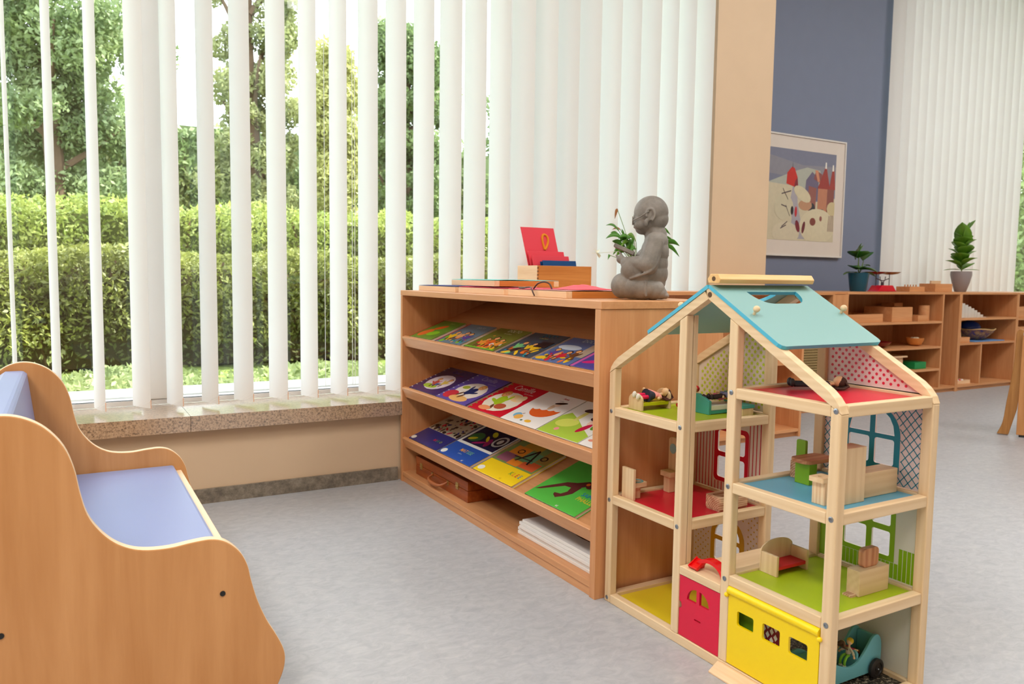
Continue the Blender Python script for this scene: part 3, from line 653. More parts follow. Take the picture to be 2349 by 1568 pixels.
# yellow garage door
YEL = plain('yellow_door_paint', (246, 214, 0), .35, noise=.02)
gw = [rrect(1.171, 1.219, .125, .158, .005), rrect(1.098, 1.146, .124, .160, .005), rrect(1.027, 1.075, .124, .160, .005)]
gd = MB().plate([(.9995, .027), (1.2465, .027), (1.2465, .186), (.9995, .186)], gw, XF + .001, XF + .007, 'yz').build('garage_door', YEL, dh, bevel=.0008)
gh = MB(); gh.cyl((XF + .0035, .9995, .197), (XF + .0035, 1.2465, .197), .0098, seg=14); gh.box(XF + .0008, XF + .0072, 1.0, 1.246, .186, .197)
gh.build('hinge_bar', YEL, gd, smooth=True)
for y in (.9965, 1.2495): MB().ball((XF - .003, y, .186), .0055).cyl((XF + .002, y, .186), (XF - .002, y, .186), .003).build('hinge_pin', YEL, gd, smooth=True)
MB().prism([(1.2945, .0), (1.2945, .021), (1.289, .021), (1.262, .004), (1.262, 0)], 1.0, 1.268, 'xz').build('ramp', pale('Y'), dh, bevel=.001)

# ------------------------------------------------------------------ picture books
PAGE = plain('white_pages', (236, 232, 222), .7)
def shelf_frame(row, y_left, x0=1.287, up=0.0, lift=0.0):
    zr = ROWS[row]
    U = Vector((0, -1, 0)); V = Vector((ct, 0, st_)); Nn = Vector((-st_, 0, ct))
    M = Matrix((U, V, Nn)).transposed().to_4x4()
    p = Vector((1.285, 0, zr)) + V * ((x0 - 1.285) / ct + up) + Nn * (.0004 + lift)
    M.translation = (p.x, y_left, p.z); return M
def K(*c): return plain('print_%02x%02x%02x' % c, c, .25, noise=.02)
def book(label, M, W, H, cover, shapes=(), texts=(), T=.012, group=None, name='picture_book', cat='book', page=True):
    """shapes: (polygon in 0..1, rgb); texts: (string, u, v, size_m, rgb)"""
    r = thing(name, label, cat, M=M, group=group)
    cv = K(*cover)
    MB().box(0, W, 0, H, 0, .0012).box(0, W, 0, H, T - .0012, T).box(-.0008, .0012, 0, H, .0, T).build('cover', cv, r, world=False, bevel=.0004)
    MB().box(.0014, W - .0025, .0025, H - .0025, .0013, T - .0013).build('pages', PAGE, r, world=False)
    if shapes or texts:
        mb = MB(); mats = []; zt = T + .0002
        def mi(c):
            if c not in mats: mats.append(c)
            return mats.index(c)
        for k, (pl, c) in enumerate(shapes):
            mb.plate([(min(.995, max(.005, p[0])) * W, min(.995, max(.005, p[1])) * H) for p in pl], [], zt + k * 2.2e-5, zt + k * 2.2e-5 + .00001, 'xy', mi(c))
        for (t, u, v, sz, c) in texts:
            text_geo(mb, t, sz, Matrix.Translation((u * W, v * H, zt + .0006)), mi(c), bold=.0002)
        mb.build('cover_print', [K(*c) for c in mats], r, world=False, recalc=False)
    return r
def blob(cx, cy, rx, ry, c, rot=0, n=16): return (ell(cx, cy, rx, ry, n, rot=rot), c)
def band(x0, x1, y0, y1, c): return ([(x0, y0), (x1, y0), (x1, y1), (x0, y1)], c)
SK, OR, YE, GN, TE, PU, RD, WH, BK, BR = (240, 170, 110), (232, 110, 40), (236, 186, 40), (120, 180, 50), (40, 140, 150), (96, 70, 150), (206, 40, 60), (238, 234, 226), (36, 28, 34), (110, 66, 40)
def folk(seed, n=10, y0=.05, y1=.62, cols=(OR, YE, TE, RD, SK, PU, GN, BR)):
    rr = random.Random(seed); out = []
    for k in range(n):
        out.append(blob(rr.uniform(.15, .85), rr.uniform(y0, y1), rr.uniform(.06, .2), rr.uniform(.05, .14), cols[rr.randrange(len(cols))], rr.uniform(0, 3)))
    for k in range(3):
        x = .25 + .25 * k + rr.uniform(-.05, .05); y = rr.uniform(y0 + .15, y1)
        out.append(blob(x, y, .055, .05, SK)); out.append(blob(x, y + .035, .055, .03, BK if k % 2 else BR))
    return out
H1, H2, H3 = .172, .212, .236
def kid(cx, cy, s, body, hair, skin=SK, rot=.0):
    # a plain little figure: legs, body, arms, head, hair
    P = [blob(cx - .25 * s, cy - .75 * s, .13 * s, .32 * s, BR), blob(cx + .25 * s, cy - .75 * s, .13 * s, .32 * s, BR), blob(cx, cy, .38 * s, .55 * s, body), blob(cx - .48 * s, cy + .1 * s, .12 * s, .38 * s, body, .7), blob(cx + .48 * s, cy + .1 * s, .12 * s, .38 * s, body, -.7), blob(cx, cy + .82 * s, .34 * s, .34 * s, hair), blob(cx + .04 * s, cy + .76 * s, .26 * s, .26 * s, skin), blob(cx - .04 * s, cy + .8 * s, .03 * s, .03 * s, BK, n=8), blob(cx + .12 * s, cy + .8 * s, .03 * s, .03 * s, BK, n=8)]
    return [(rot2(p, cx, cy, rot), c) for p, c in P]
def rot2(pts, cx, cy, a): return [(cx + (x - cx) * math.cos(a) - (y - cy) * math.sin(a), cy + (x - cx) * math.sin(a) + (y - cy) * math.cos(a)) for x, y in pts]
def folk(seed, n=10, y0=.05, y1=.62, cols=(OR, YE, TE, RD, SK, PU, GN, BR)):
    rr = random.Random(seed); out = []
    for k in range(n):
        out.append(blob(rr.uniform(.12, .88), rr.uniform(y0, y0 + .25), rr.uniform(.05, .13), rr.uniform(.03, .09), cols[rr.randrange(len(cols))], rr.uniform(0, 3)))
    for k in range(3): out += kid(.26 + .25 * k + rr.uniform(-.04, .04), .30 + rr.uniform(-.04, .1), .2 + rr.uniform(-.02, .05), cols[rr.randrange(len(cols))], BK if k % 2 else BR, rot=rr.uniform(-.4, .4))
    for k in range(n // 2): out.append(blob(rr.uniform(.12, .88), rr.uniform(y0, y1), rr.uniform(.02, .05), rr.uniform(.015, .04), cols[rr.randrange(len(cols))], rr.uniform(0, 3)))
    return out
# top row: small square story books
book('green picture book with an orange figure, leftmost on the top sloping shelf', shelf_frame(0, 3.115), .225, H1, (96, 140, 44), [blob(.3, .3, .16, .22, OR, -.5), blob(.5, .62, .09, .2, (224, 96, 30), -.9), blob(.62, .3, .2, .12, (130, 190, 40), .3), band(0, .06, 0, 1, (170, 60, 40))], [('zoum', .62, .88, .018, (150, 190, 90))])
book('grey-blue picture book with two orange people, second on the top sloping shelf', shelf_frame(0, 2.85), .225, H1, (104, 124, 140), folk(3, 9) + [band(0, .05, 0, 1, (190, 70, 90))], [('DOLTO', .62, .86, .018, (190, 200, 205))])
book('olive green picture book lettered DOLTO in white, third on the top sloping shelf', shelf_frame(0, 2.592), .228, H1, (112, 116, 44), folk(5, 12, cols=(OR, YE, RD, (240, 150, 60), WH)) + [band(0, 1, 0, .05, GN)], [('DOLTO', .58, .9, .026, (226, 220, 180)), ('les couleurs', .52, .77, .011, (210, 200, 150))])
book('dark blue-grey picture book with teal title, fourth on the top sloping shelf', shelf_frame(0, 2.34), .218, H1, (56, 74, 92), folk(8, 12, cols=(OR, YE, TE, (120, 190, 120), BK)) + [band(.62, .93, .42, .68, BK)], [('DOLTO', .55, .9, .024, (40, 108, 128)), ('le marchand', .5, .78, .011, (190, 190, 120))])
book('blue picture book with a crowd of children, fifth on the top sloping shelf', shelf_frame(0, 2.102), .205, H1, (88, 108, 156), [blob(.35, .6, .3, .1, (190, 200, 214)), band(.75, .99, .3, .8, (180, 160, 140))] + folk(11, 15), [('DOLTO', .6, .9, .026, (170, 190, 214))])
book('violet picture book with pink edge, last on the top sloping shelf beside the side panel', shelf_frame(0, 1.892), .14, H1, (76, 70, 150), [band(0, .12, 0, 1, (196, 90, 160)), blob(.6, .5, .3, .18, (120, 40, 110)), blob(.7, .6, .12, .1, OR), blob(.5, .25, .35, .06, (210, 40, 120), .2)])
# middle row
def checks(c1): return [([(x, y), (x + .05, y), (x + .05, y + .02), (x, y + .02)], c1) for x, y in [(.0, .05 + .11 * k) for k in range(9)]]
book('dark purple picture book with chequered edge and oval picture, leftmost on the middle sloping shelf', shelf_frame(1, 3.115), .27, H2, (62, 42, 98), checks(WH) + checks(WH) + [blob(.5, .42, .36, .3, (232, 214, 220)), blob(.42, .24, .22, .08, (170, 196, 60)), blob(.5, .32, .1, .05, (80, 110, 170), .4)] + kid(.42, .38, .17, (206, 90, 80), (196, 130, 70), rot=.3) + kid(.66, .44, .16, (226, 190, 90), (150, 90, 60), rot=-.3), [('Camille', .5, .86, .03, (120, 96, 140)), ('a la grippe', .72, .78, .010, (160, 60, 80))])
book('violet picture book titled Camille with a figure in dark blue', shelf_frame(1, 2.84), .272, H2, (96, 78, 160), checks(WH) + [blob(.52, .42, .38, .3, (240, 226, 214)), blob(.22, .2, .18, .14, (206, 50, 66)), blob(.55, .13, .26, .1, (236, 180, 110)), blob(.3, .5, .1, .06, (170, 180, 60))] + kid(.56, .42, .26, (30, 48, 100), (220, 150, 70), rot=-.5) + [ band(.97, .995, 0, 1, (40, 36, 60))], [('Camille', .5, .88, .040, (160, 146, 206)), ('est en colère', .74, .76, .012, (150, 136, 190))])
book('red picture book titled Camille with a white oval, third on the middle sloping shelf', shelf_frame(1, 2.552), .245, H2, (204, 20, 44), checks((120, 180, 60)) + [blob(.5, .4, .42, .33, (238, 226, 206)), blob(.66, .58, .2, .1, (246, 206, 150), -.2)] + kid(.42, .42, .30, (170, 200, 40), (214, 140, 70), rot=.5) + [ blob(.35, .12, .16, .07, (240, 150, 100)), blob(.62, .26, .14, .09, (190, 90, 60)), blob(.78, .6, .1, .1, (240, 214, 170))], [('Camille', .5, .88, .046, (236, 190, 190)), ('fait un cadeau', .76, .76, .011, (230, 170, 170))])
def rot2(pts, cx, cy, a): return [(cx + (x - cx) * math.cos(a) - (y - cy) * math.sin(a), cy + (x - cx) * math.sin(a) + (y - cy) * math.cos(a)) for x, y in pts]
uk = [(.60 + .32 * math.cos(t), .52 + .25 * math.sin(t)) for t in [PI + k / 14 * PI for k in range(15)]]
for k in range(4):
    for q in range(1, 6): uk.append((.92 - .16 * k - .16 * q / 5, .52 + .03 * math.sin(PI * q / 5) * (-1)))
uk = rot2(uk[:-1], .6, .45, .15)
book('white picture book with a big orange umbrella, fourth on the middle sloping shelf', shelf_frame(1, 2.304), .228, H2, (238, 232, 228), [blob(.60, .62, .055, .10, (214, 180, 150)), (uk, (222, 96, 40)), blob(.64, .72, .07, .075, (240, 210, 190)), blob(.30, .27, .03, .01, (110, 60, 40), .8), blob(.66, .76, .13, .035, BK, .3), blob(.22, .2, .09, .07, (120, 180, 214)), blob(.3, .16, .1, .07, (240, 180, 90)), blob(.62, .12, .08, .04, (236, 180, 60)), blob(.47, .1, .03, .02, (80, 110, 80))], [('Anna', .62, .9, .015, (190, 40, 60)), ('la pluie', .6, .82, .008, (150, 140, 140))])
book('white and light green picture book with a girl in red lying down', shelf_frame(1, 2.070), .228, H2, (236, 232, 226), [([(0, 0), (1, 0), (1, .2), (.7, .34), (.4, .5), (.1, .62), (0, .5)], (170, 200, 70)), blob(.3, .36, .22, .12, (214, 222, 100), .2), blob(.36, .6, .05, .16, (220, 210, 120)), blob(.4, .78, .16, .06, (46, 36, 46), .2), blob(.7, .62, .13, .07, (70, 40, 56), .1), blob(.7, .5, .06, .08, (238, 200, 180)), blob(.72, .34, .06, .14, (196, 30, 70), -.3), blob(.9, .5, .09, .16, (96, 150, 50), -.3), blob(.3, .16, .05, .04, (240, 150, 150))], [('Lili', .78, .9, .012, (200, 120, 140))])
book('white picture book with faint drawings, last on the middle sloping shelf beside the side panel', shelf_frame(1, 1.838), .085, H2, (238, 234, 230), [blob(.5, .4, .22, .1, (200, 190, 186)), blob(.3, .14, .14, .03, (230, 150, 130)), blob(.6, .2, .2, .02, (150, 190, 110))])
# bottom row: art books with plain generic patterns standing in for the pictures
rr = random.Random(4)
p1 = [band(0, 1, .42, 1, (196, 180, 156))] + [blob(rr.uniform(.05, .95), rr.uniform(.45, .97), rr.uniform(.02, .07), rr.uniform(.01, .04), rr.choice([BK, BK, (90, 60, 50), RD, (60, 60, 120)]), rr.uniform(0, 3), 8) for _ in range(60)]
book('navy art book with a spotted brown and black picture, leftmost on its shelf', shelf_frame(2, 3.118), .285, H3, (40, 44, 116), p1 + [blob(.08, .07, .07, .05, WH)], [('M', .62, .2, .020, (210, 40, 60)), ('I', .68, .2, .020, (230, 150, 40)), ('R', .74, .2, .020, (60, 150, 80)), ('O', .82, .2, .020, (180, 190, 60))])
p2 = [band(.0, 1, .40, 1, WH), band(.06, .97, .46, .98, (28, 30, 70)), blob(.24, .66, .16, .14, (60, 110, 60)), blob(.2, .6, .1, .04, (220, 210, 50), .5), blob(.5, .86, .1, .05, (206, 200, 40), -.6), blob(.62, .62, .06, .12, (150, 30, 90), .3), blob(.8, .74, .14, .16, (200, 196, 190)), blob(.8, .74, .10, .12, (40, 36, 60)), blob(.8, .74, .05, .07, (200, 196, 190)), blob(.45, .55, .14, .03, (190, 40, 110), .5), blob(.5, .7, .03, .1, (226, 200, 40), .8)]
book('blue art book lettered MATISSE with a dark patterned picture', shelf_frame(2, 2.822), .287, H3, (38, 80, 168), p2 + [blob(.09, .09, .07, .06, WH)], [('MAT', .46, .25, .026, (236, 170, 80)), ('ISSE', .64, .25, .026, (120, 190, 160)), ('peintre', .48, .16, .010, (150, 180, 220)), ('éd', .72, .04, .012, WH)])
p3 = [band(0, 1, .36, 1, (120, 140, 80)), band(.05, .35, .4, .62, (150, 90, 110)), band(.35, .6, .38, .52, (226, 130, 40)), band(.6, .95, .4, .6, (206, 90, 50)), band(.1, .45, .62, .84, (228, 140, 50)), band(.45, .75, .55, .8, (100, 150, 110)), band(.75, .98, .62, .96, (150, 120, 60)), band(.2, .6, .84, .98, (190, 150, 60)),
      ([(.4, .5), (.44, .5), (.6, .86), (.56, .88)], BK), ([(.56, .88), (.6, .86), (.72, .5), (.68, .5)], BK), ([(.3, .58), (.7, .6), (.7, .62), (.3, .60)], BK), blob(.3, .72, .07, .06, BK), blob(.3, .72, .05, .04, (228, 140, 50)), blob(.82, .74, .07, .06, BK), blob(.82, .74, .045, .04, (150, 120, 60))]
book('yellow art book lettered KLEE with an orange and green picture', shelf_frame(2, 2.508), .285, H3, (244, 206, 30), p3 + [blob(.10, .10, .07, .055, WH)], [('K', .70, .22, .028, (120, 170, 60)), ('L', .77, .22, .028, (230, 120, 50)), ('E', .84, .22, .028, (214, 60, 60)), ('E', .91, .22, .028, (60, 130, 160)), ('éd', .66, .05, .012, (200, 160, 30))])
p4 = [([(.02, .16), (.1, .2), (.34, .42), (.52, .44), (.62, .56), (.78, .6), (.88, .72), (.84, .76), (.72, .68), (.56, .66), (.44, .56), (.3, .5), (.08, .25)], (96, 44, 44)), ([(.44, .46), (.58, .5), (.58, .34), (.52, .24), (.44, .16), (.36, .2), (.34, .24), (.44, .26), (.48, .34)], (96, 44, 44)), blob(.7, .74, .12, .03, (110, 60, 50), .7), blob(.66, .62, .08, .1, (96, 44, 44)), blob(.6, .6, .03, .03, OR), blob(.7, .66, .025, .03, RD), blob(.5, .86, .1, .08, (160, 206, 150))]
book('bright green art book with a brown dancing figure, last on the lowest sloping shelf', shelf_frame(2, 2.135), .285, H3, (84, 184, 70), p4, [('SAINT', .82, .4, .024, (40, 130, 170)), ('PHALLE', .85, .3, .024, (226, 200, 60)), ('éd', .62, .04, .012, WH)])

# wooden painting case with handle and white board books on the bottom shelf
cs = thing('wooden_case', 'reddish-brown varnished wooden case with carry handle on the bottom shelf', 'case', (1.33, 2.85, .0452))
CASE = wood('red_brown_varnish', (168, 84, 34), (128, 56, 20), 'Y', 10, .25, 14)
MB().box(1.305, 1.52, 2.59, 3.09, .0455, .089).build('case_base', CASE, cs, bevel=.002)
MB().box(1.305, 1.52, 2.59, 3.09, .0905, .125).build('lid', CASE, cs, bevel=.002)
h = MB(); h.tube(smooth2([(1.303, 2.91, .083), (1.283, 2.905, .073), (1.276, 2.88, .066), (1.274, 2.84, .064), (1.276, 2.80, .066), (1.283, 2.775, .073), (1.303, 2.77, .083)], 4), [.004] * 4 + [.0055] * 4 + [.0075] * 9 + [.0055] * 4 + [.004] * 4, 10)
h.build('handle', plain('tan_leather_handle', (166, 92, 44), .45), cs, smooth=True)
for y in (2.68, 3.03): MB().box(1.3025, 1.3049, y - .011, y + .011, .078, .104).cyl((1.3035, y - .01, .0895), (1.3035, y + .01, .0895), .003).build('latch', plain('brass', (200, 170, 100), .3, metal=.8), cs)
for y in (2.765, 2.915): MB().box(1.3025, 1.3049, y - .007, y + .007, .074, .090).build('handle_mount', plain('brass', (200, 170, 100), .3, metal=.8), cs)
for k in range(5):
    lab = ['white board sheet at the very bottom of the stack on the bottom shelf', 'white board sheet, second from the bottom of the stack', 'white board sheet in the middle of the stack on the bottom shelf', 'white board sheet, second from the top of the stack', 'white board sheet with a brown shape, topmost of the stack on the bottom shelf'][k]
    z = .0454 + k * .0105; dx, dy = [(0, .0), (.004, .006), (-.002, -.012), (.003, -.004), (.006, -.02)][k]
    o = thing('picture_board', lab, 'board', (1.30 + dx, 1.775, z), group='white boards stacked on the bottom shelf')
    MB().box(1.30 + dx, 1.60 + dx, 1.775 , 2.205 + dy, z, z + .0098).build('board', plain('white_card', (232, 226, 222), .5), o, bevel=.0008)
    if k == 4: MB().prism(ell(1.42, 1.93, .05, .11, 20), z + .0099, z + .0101, 'xy').prism([(1.40, 2.11), (1.41, 2.11), (1.43, 2.05), (1.42, 2.05)], z + .0099, z + .0101, 'xy').build('print', K(112, 76, 56), o)

# ------------------------------------------------------------------ things on the cabinet top
def frame_tray(label, x, y0, y1, z, w=.30, d=.36, cl=(60, 60, 130), name='dressing_frame', wave=3, cloth2=None, h=.0205):
    t = thing(name, label, 'dressing frame', (x, (y0 + y1) / 2, z))
    r = .022
    MB().box(x, x + r, y0, y1, z, z + h).build('frame_bar', pale('Y'), t, bevel=.001)
    MB().box(x + w - r, x + w, y0, y1, z, z + h).build('frame_bar', pale('Y'), t, bevel=.001)
    MB().box(x + r + .0003, x + w - r - .0003, y0, y0 + r, z, z + h).build('frame_bar', honey('X'), t, bevel=.001)
    MB().box(x + r + .0003, x + w - r - .0003, y1 - r, y1, z, z + h).build('frame_bar', honey('X'), t, bevel=.001)
    def cloth(xa, xb, ya, yb, col, amp, ph, nm):
        mb = MB(); nx, ny = 14, 16; vs = []
        for i in range(nx + 1):
            for j in range(ny + 1):
                u, v = i / nx, j / ny
                vs.append((xa + (xb - xa) * u, ya + (yb - ya) * v, z + h + .0012 + amp * (.5 + .5 * math.sin(u * wave * 2 + v * 5 + ph)) * min(1, 6 * u * (1 - u) + .2)))
        fs = [(i * (ny + 1) + j, (i + 1) * (ny + 1) + j, (i + 1) * (ny + 1) + j + 1, i * (ny + 1) + j + 1) for i in range(nx) for j in range(ny)]
        mb.add(vs, fs)
        o = mb.build(nm, plain('cloth_%02x%02x%02x' % col, col, .8), t, smooth=True, recalc=False); md = o.modifiers.new('solid', 'SOLIDIFY'); md.thickness = .0012; md.offset = 1
        return o
    cloth(x + .001, x + w - .001, y0 + .001, y0 + (y1 - y0) * .49, cl, .002, 0, 'cloth_flap')
    cloth(x + .001, x + w - .001, y0 + (y1 - y0) * .51, y1 - .001, cloth2 or cl, .002, 2, 'cloth_flap')
    return t
ZT = .8382
frame_tray('wooden dressing frame with navy cloth, farthest left on the cabinet top', 1.33, 2.765, 3.125, ZT, cl=(52, 56, 110), w=.28)
frame_tray('wooden dressing frame with crumpled red cloth, in the middle of the cabinet top', 1.33, 2.375, 2.735, ZT, cl=(190, 40, 66), w=.28, cloth2=(206, 50, 76))
tA = frame_tray('wooden dressing frame with pink cloth and brown lace, just behind the statue', 1.33, 1.985, 2.345, ZT, cl=(206, 150, 150), w=.30, cloth2=(226, 92, 110))
mb = MB(); mb.box(1.334, 1.345, 2.02, 2.33, ZT + .0215, ZT + .0235)
mb.build('black_leather_strip', plain('black_leather', (34, 22, 24), .5), tA)
lc = MB(); lc.tube(smooth2([(1.36, 2.32, ZT + .026), (1.345, 2.27, ZT + .026), (1.335, 2.21, ZT + .030), (1.325, 2.18, ZT + .0235), (1.3215, 2.165, ZT + .012), (1.3225, 2.158, ZT + .003)], 6), .0024, 6)
lc.tube(smooth2([(1.345, 2.20, ZT + .0255), (1.345, 2.175, ZT + .042), (1.350, 2.145, ZT + .048), (1.355, 2.12, ZT + .042), (1.358, 2.11, ZT + .026)], 6), .0026, 6)
lc.build('lace', plain('brown_leather_lace', (70, 40, 34), .5), tA, smooth=True)
rd = MB()
vs = []
for i in range(11):
    for j in range(9):
        u, v = i / 10, j / 8; vs.append((1.40 + .2 * u, 2.06 + .17 * v, ZT + .0245 + .016 * max(0, math.sin(PI * u)) ** 2 * max(0, math.sin(PI * v)) * (.6 + .4 * math.sin(v * 9 + u * 6))))
rd.add(vs, [(i * 9 + j, (i + 1) * 9 + j, (i + 1) * 9 + j + 1, i * 9 + j + 1) for i in range(10) for j in range(8)])
o = rd.build('crumpled_cloth', plain('coral_cloth', (236, 92, 104), .8), tA, smooth=True, recalc=False); md = o.modifiers.new('s', 'SOLIDIFY'); md.thickness = .0012; md.offset = 1
frame_tray('wooden dressing frame with turquoise cloth lying on top of the other two', 1.36, 2.50, 2.86, ZT + .0275, cl=(110, 196, 190), w=.28)

# ------------------------------------------------------------------ low shelf units against the window
def unit(label, x0, x1, y0, y1, h, shelves, divs=(), name='low_shelf', base=.03, th=.018, back=True, ends=True):
    t = thing(name, label, 'shelf', ((x0 + x1) / 2, (y0 + y1) / 2, 0))
    MB().box(x0, x1, y0, y1, h - th, h).build('shelf_top', beech('X'), t, bevel=.0015)
    for a in (x0, x1 - th): MB().box(a, a + th, y0, y1, 0, h - th - .0003).build('side_panel', beech('Z'), t, bevel=.001)
    MB().box(x0 + th + .0003, x1 - th - .0003, y0 + .001, y1 - .008, base, base + th).build('bottom_board', beech('X'), t, bevel=.001)
    MB().box(x0 + th + .0003, x1 - th - .0003, y0 + .02, y0 + .036, 0, base - .0003).build('plinth', beech('X'), t)
    MB().box(x0 + th + .0003, x1 - th - .0003, y1 - .007, y1 - .001, base, h - th - .0003).build('back_panel', beech('Z'), t)
    for a, z0, z1 in divs: MB().box(a, a + th, y0 + .0008, y1 - .0075, z0 + .0004, z1 - .0004).build('divider', beech('Z'), t, bevel=.001)
    for a, b, z in shelves: MB().box(a + .0003, b - .0003, y0 + .0012, y1 - .0078, z - th, z).build('shelf_board', beech('X'), t, bevel=.001)
    return t
unit('beech low shelf standing under the window behind the picture-book cabinet', 1.88, 3.70, 3.05, 3.285, .838, [(2.62, 3.68, .44)], [(2.60, .048, .82)])
unit('beech low shelf with woven baskets beyond the doll house', 3.76, 4.62, 3.57, 4.02, .826, [(3.778, 4.19, .42)], [(4.19, .048, .808)])
for k, (x, z, w, hh) in enumerate([(4.222, .0485, .35, .20), (4.222, .262, .35, .20), (4.222, .476, .35, .20)]):
    b = thing('woven_basket', 'woven rattan storage basket in the shelf beyond the doll house, %s of three' % ['lowest', 'middle', 'topmost'][k], 'basket', (x + w / 2, 3.8, z), group='woven baskets beyond the doll house')
    m = MB(); m.plate(rrect(x, x + w, 3.6, 3.97, .02), [rrect(x + .008, x + w - .008, 3.608, 3.962, .016)], z + .004, z + hh, 'xy'); m.box(x + .005, x + w - .005, 3.605, 3.965, z + .0002, z + .008)
    for q in range(11): m.tube([(p[0], p[1], z + .012 + q * .018) for p in rrect(x - .002, x + w + .002, 3.598, 3.972, .02)], .0045, 6, closed=True)
    m.build('basket_body', plain('rattan', (150, 128, 84), .8, noise=.3, nscale=60), b)
    MB().tube([(p[0], p[1], z + hh) for p in rrect(x - .002, x + w + .002, 3.598, 3.972, .02)], .007, 8, closed=True).build('rim', plain('rattan_rim', (132, 104, 62), .8), b)
unit('plain closed beech cabinet left of the open far shelf', 4.63, 5.0, 3.76, 4.20, .826, [], [])
fc = MB().box(4.632, 4.998, 3.742, 3.758, .03, .806).build('cabinet_door', beech('Z'), [o for o in COL.objects if o.get('label', '').startswith('plain closed beech')][0], bevel=.001)
YF, YB_ = 3.76, 4.20
uA = unit('long beech shelf with four levels below the teal plant pot', 5.003, 6.45, YF, YB_, .826, [(5.021, 6.20, .592), (5.021, 6.20, .388), (5.021, 6.20, .205)], [(6.20, .048, .808)])
uB = unit('beech shelf holding grey stair blocks and a blue basket', 6.452, 7.32, YF, YB_, .826, [(6.47, 7.302, .610), (6.47, 7.302, .402)], [(6.78, .048, .384)])
uC = unit('beech shelf at the far right behind the wooden chair', 7.322, 8.4, YF, YB_, .826, [(7.34, 8.38, .60), (7.34, 8.38, .39)], [])
def crate(name, label, cat, x0, x1, y0, y1, z, h, m, th=.008, group=None):
    t = thing(name, label, cat, ((x0 + x1) / 2, (y0 + y1) / 2, z), group=group)
    MB().box(x0, x0 + th, y0, y1, z, z + h).box(x1 - th, x1, y0, y1, z, z + h).box(x0 + th, x1 - th, y0, y0 + th, z, z + h).box(x0 + th, x1 - th, y1 - th, y1, z, z + h).box(x0 + th, x1 - th, y0 + th, y1 - th, z, z + th).build('box_body', m, t, bevel=.001)
    return t
PL = beech('X')
# on far shelf A
def solid(name, label, cat, x0, x1, y0, y1, z, h, m, bevel=.002, group=None):
    return tag(reorigin(MB().box(x0, x1, y0, y1, z, z + h).build(name, m, bevel=bevel), ((x0 + x1) / 2, (y0 + y1) / 2, z)), label, cat, group)
zs = .5922
crate('wooden_tray', 'long flat wooden tray on the top level of the long shelf, at its left end', 'tray', 5.05, 5.52, 3.82, 4.10, zs, .062, PL)
crate('wooden_box', 'open wooden box in the middle of the long shelf\'s top level', 'box', 5.60, 5.86, 3.80, 4.05, zs, .115, PL)
crate('wooden_box', 'small low wooden box with a brass knob beside the wooden cylinder', 'box', 5.92, 6.05, 3.79, 3.95, zs, .048, PL)
tag(reorigin(MB().cyl((6.10, 3.86, zs), (6.10, 3.86, zs + .125), .043, seg=28).build('wooden_cylinder', PL, smooth=True), (6.10, 3.86, zs)), 'upright pale wooden cylinder at the right end of the long shelf', 'cylinder')
crate('wooden_box', 'taller wooden box standing behind the wooden cylinder', 'box', 5.92, 6.03, 4.0, 4.12, zs, .14, PL)
zs = .3882
bw = MB(); bw.lathe([(.026, 0), (.05, .012), (.066, .045), (.070, .064), (.064, .064), (.058, .045), (.04, .016), (0, .012)], 28, 0, (6.02, 3.87, zs))
t = thing('wooden_bowl', 'round wooden bowl of small pale pieces on the middle level of the long shelf', 'bowl', (6.02, 3.87, zs)); bw.build('bowl', honey('X'), t, smooth=True)
q = MB()
for k in range(9): q.ball((6.02 + .034 * math.cos(k * 2.4) * (k / 9), 3.87 + .034 * math.sin(k * 2.4) * (k / 9), zs + .056), .015, 8, 6)
q.build('contents', plain('pale_pieces', (226, 210, 180), .6), t, smooth=True)
o = tag(reorigin(MB().lathe([(.05, 0), (.10, .02), (.12, .045), (.112, .045), (.09, .022), (0, .012)], 28, 0, (5.55, 3.9, zs)).build('red_bowl', plain('dark_red_lacquer', (120, 14, 24), .3), smooth=True), (5.55, 3.9, zs)), 'flat dark red bowl on the middle level of the long shelf', 'bowl')
zs = .2052
crate('wooden_box', 'wooden box with a sloping lid on the lower level of the long shelf', 'box', 5.62, 5.80, 3.82, 4.02, zs, .10, pale('X'))
solid('box_lid', 'pale wooden lid resting across the box on the lower level of the long shelf', 'lid', 5.60, 5.83, 3.80, 4.04, zs + .1005, .014, pale('X'))
solid('green_block', 'bright green block on the lower level of the long shelf', 'block', 5.93, 6.08, 3.80, 3.95, zs, .055, plain('green_block_paint', (20, 140, 76), .4))
# on far shelf B
zs = .6102
for k in range(10):
    h = .135 - k * .0115 - .0006 * k * k
    solid('stair_block', 'grey block of the descending row on the right shelf, %s' % ['the tallest', 'second tallest', 'third tallest', 'fourth tallest', 'fifth tallest', 'fifth shortest', 'fourth shortest', 'third shortest', 'second shortest', 'the shortest'][k], 'block', 6.49 + k * .046, 6.49 + k * .046 + .044, 3.80, 3.90, zs, h, plain('pale_grey_block_paint', (206, 200, 192), .5), .002, 'grey stair blocks')
zs = .4022
crate('wooden_tray', 'slotted wooden holder at the left of the blue basket', 'holder', 6.49, 6.66, 3.79, 3.93, zs, .045, PL)
o = MB().setT(Matrix.Translation((6.56, 3.86, zs + .014)) @ Matrix.Rotation(-.2, 4, 'Y')); o.box(-.02, .03, -.04, .04, .0, .14)
tag(reorigin(o.build('wooden_card', pale('Z'), bevel=.002), (6.56, 3.86, zs + .012)), 'leaning wooden card standing in the slotted holder', 'card')
solid('blue_placemat', 'round-edged light blue mat under the woven basket on the right shelf', 'mat', 6.72, 7.18, 3.78, 4.08, zs, .008, plain('light_blue_plastic', (96, 150, 214), .4), .003)
bk = thing('woven_basket', 'shallow woven basket with blue and brown pattern on the right shelf', 'basket', (6.94, 3.93, zs + .0085))
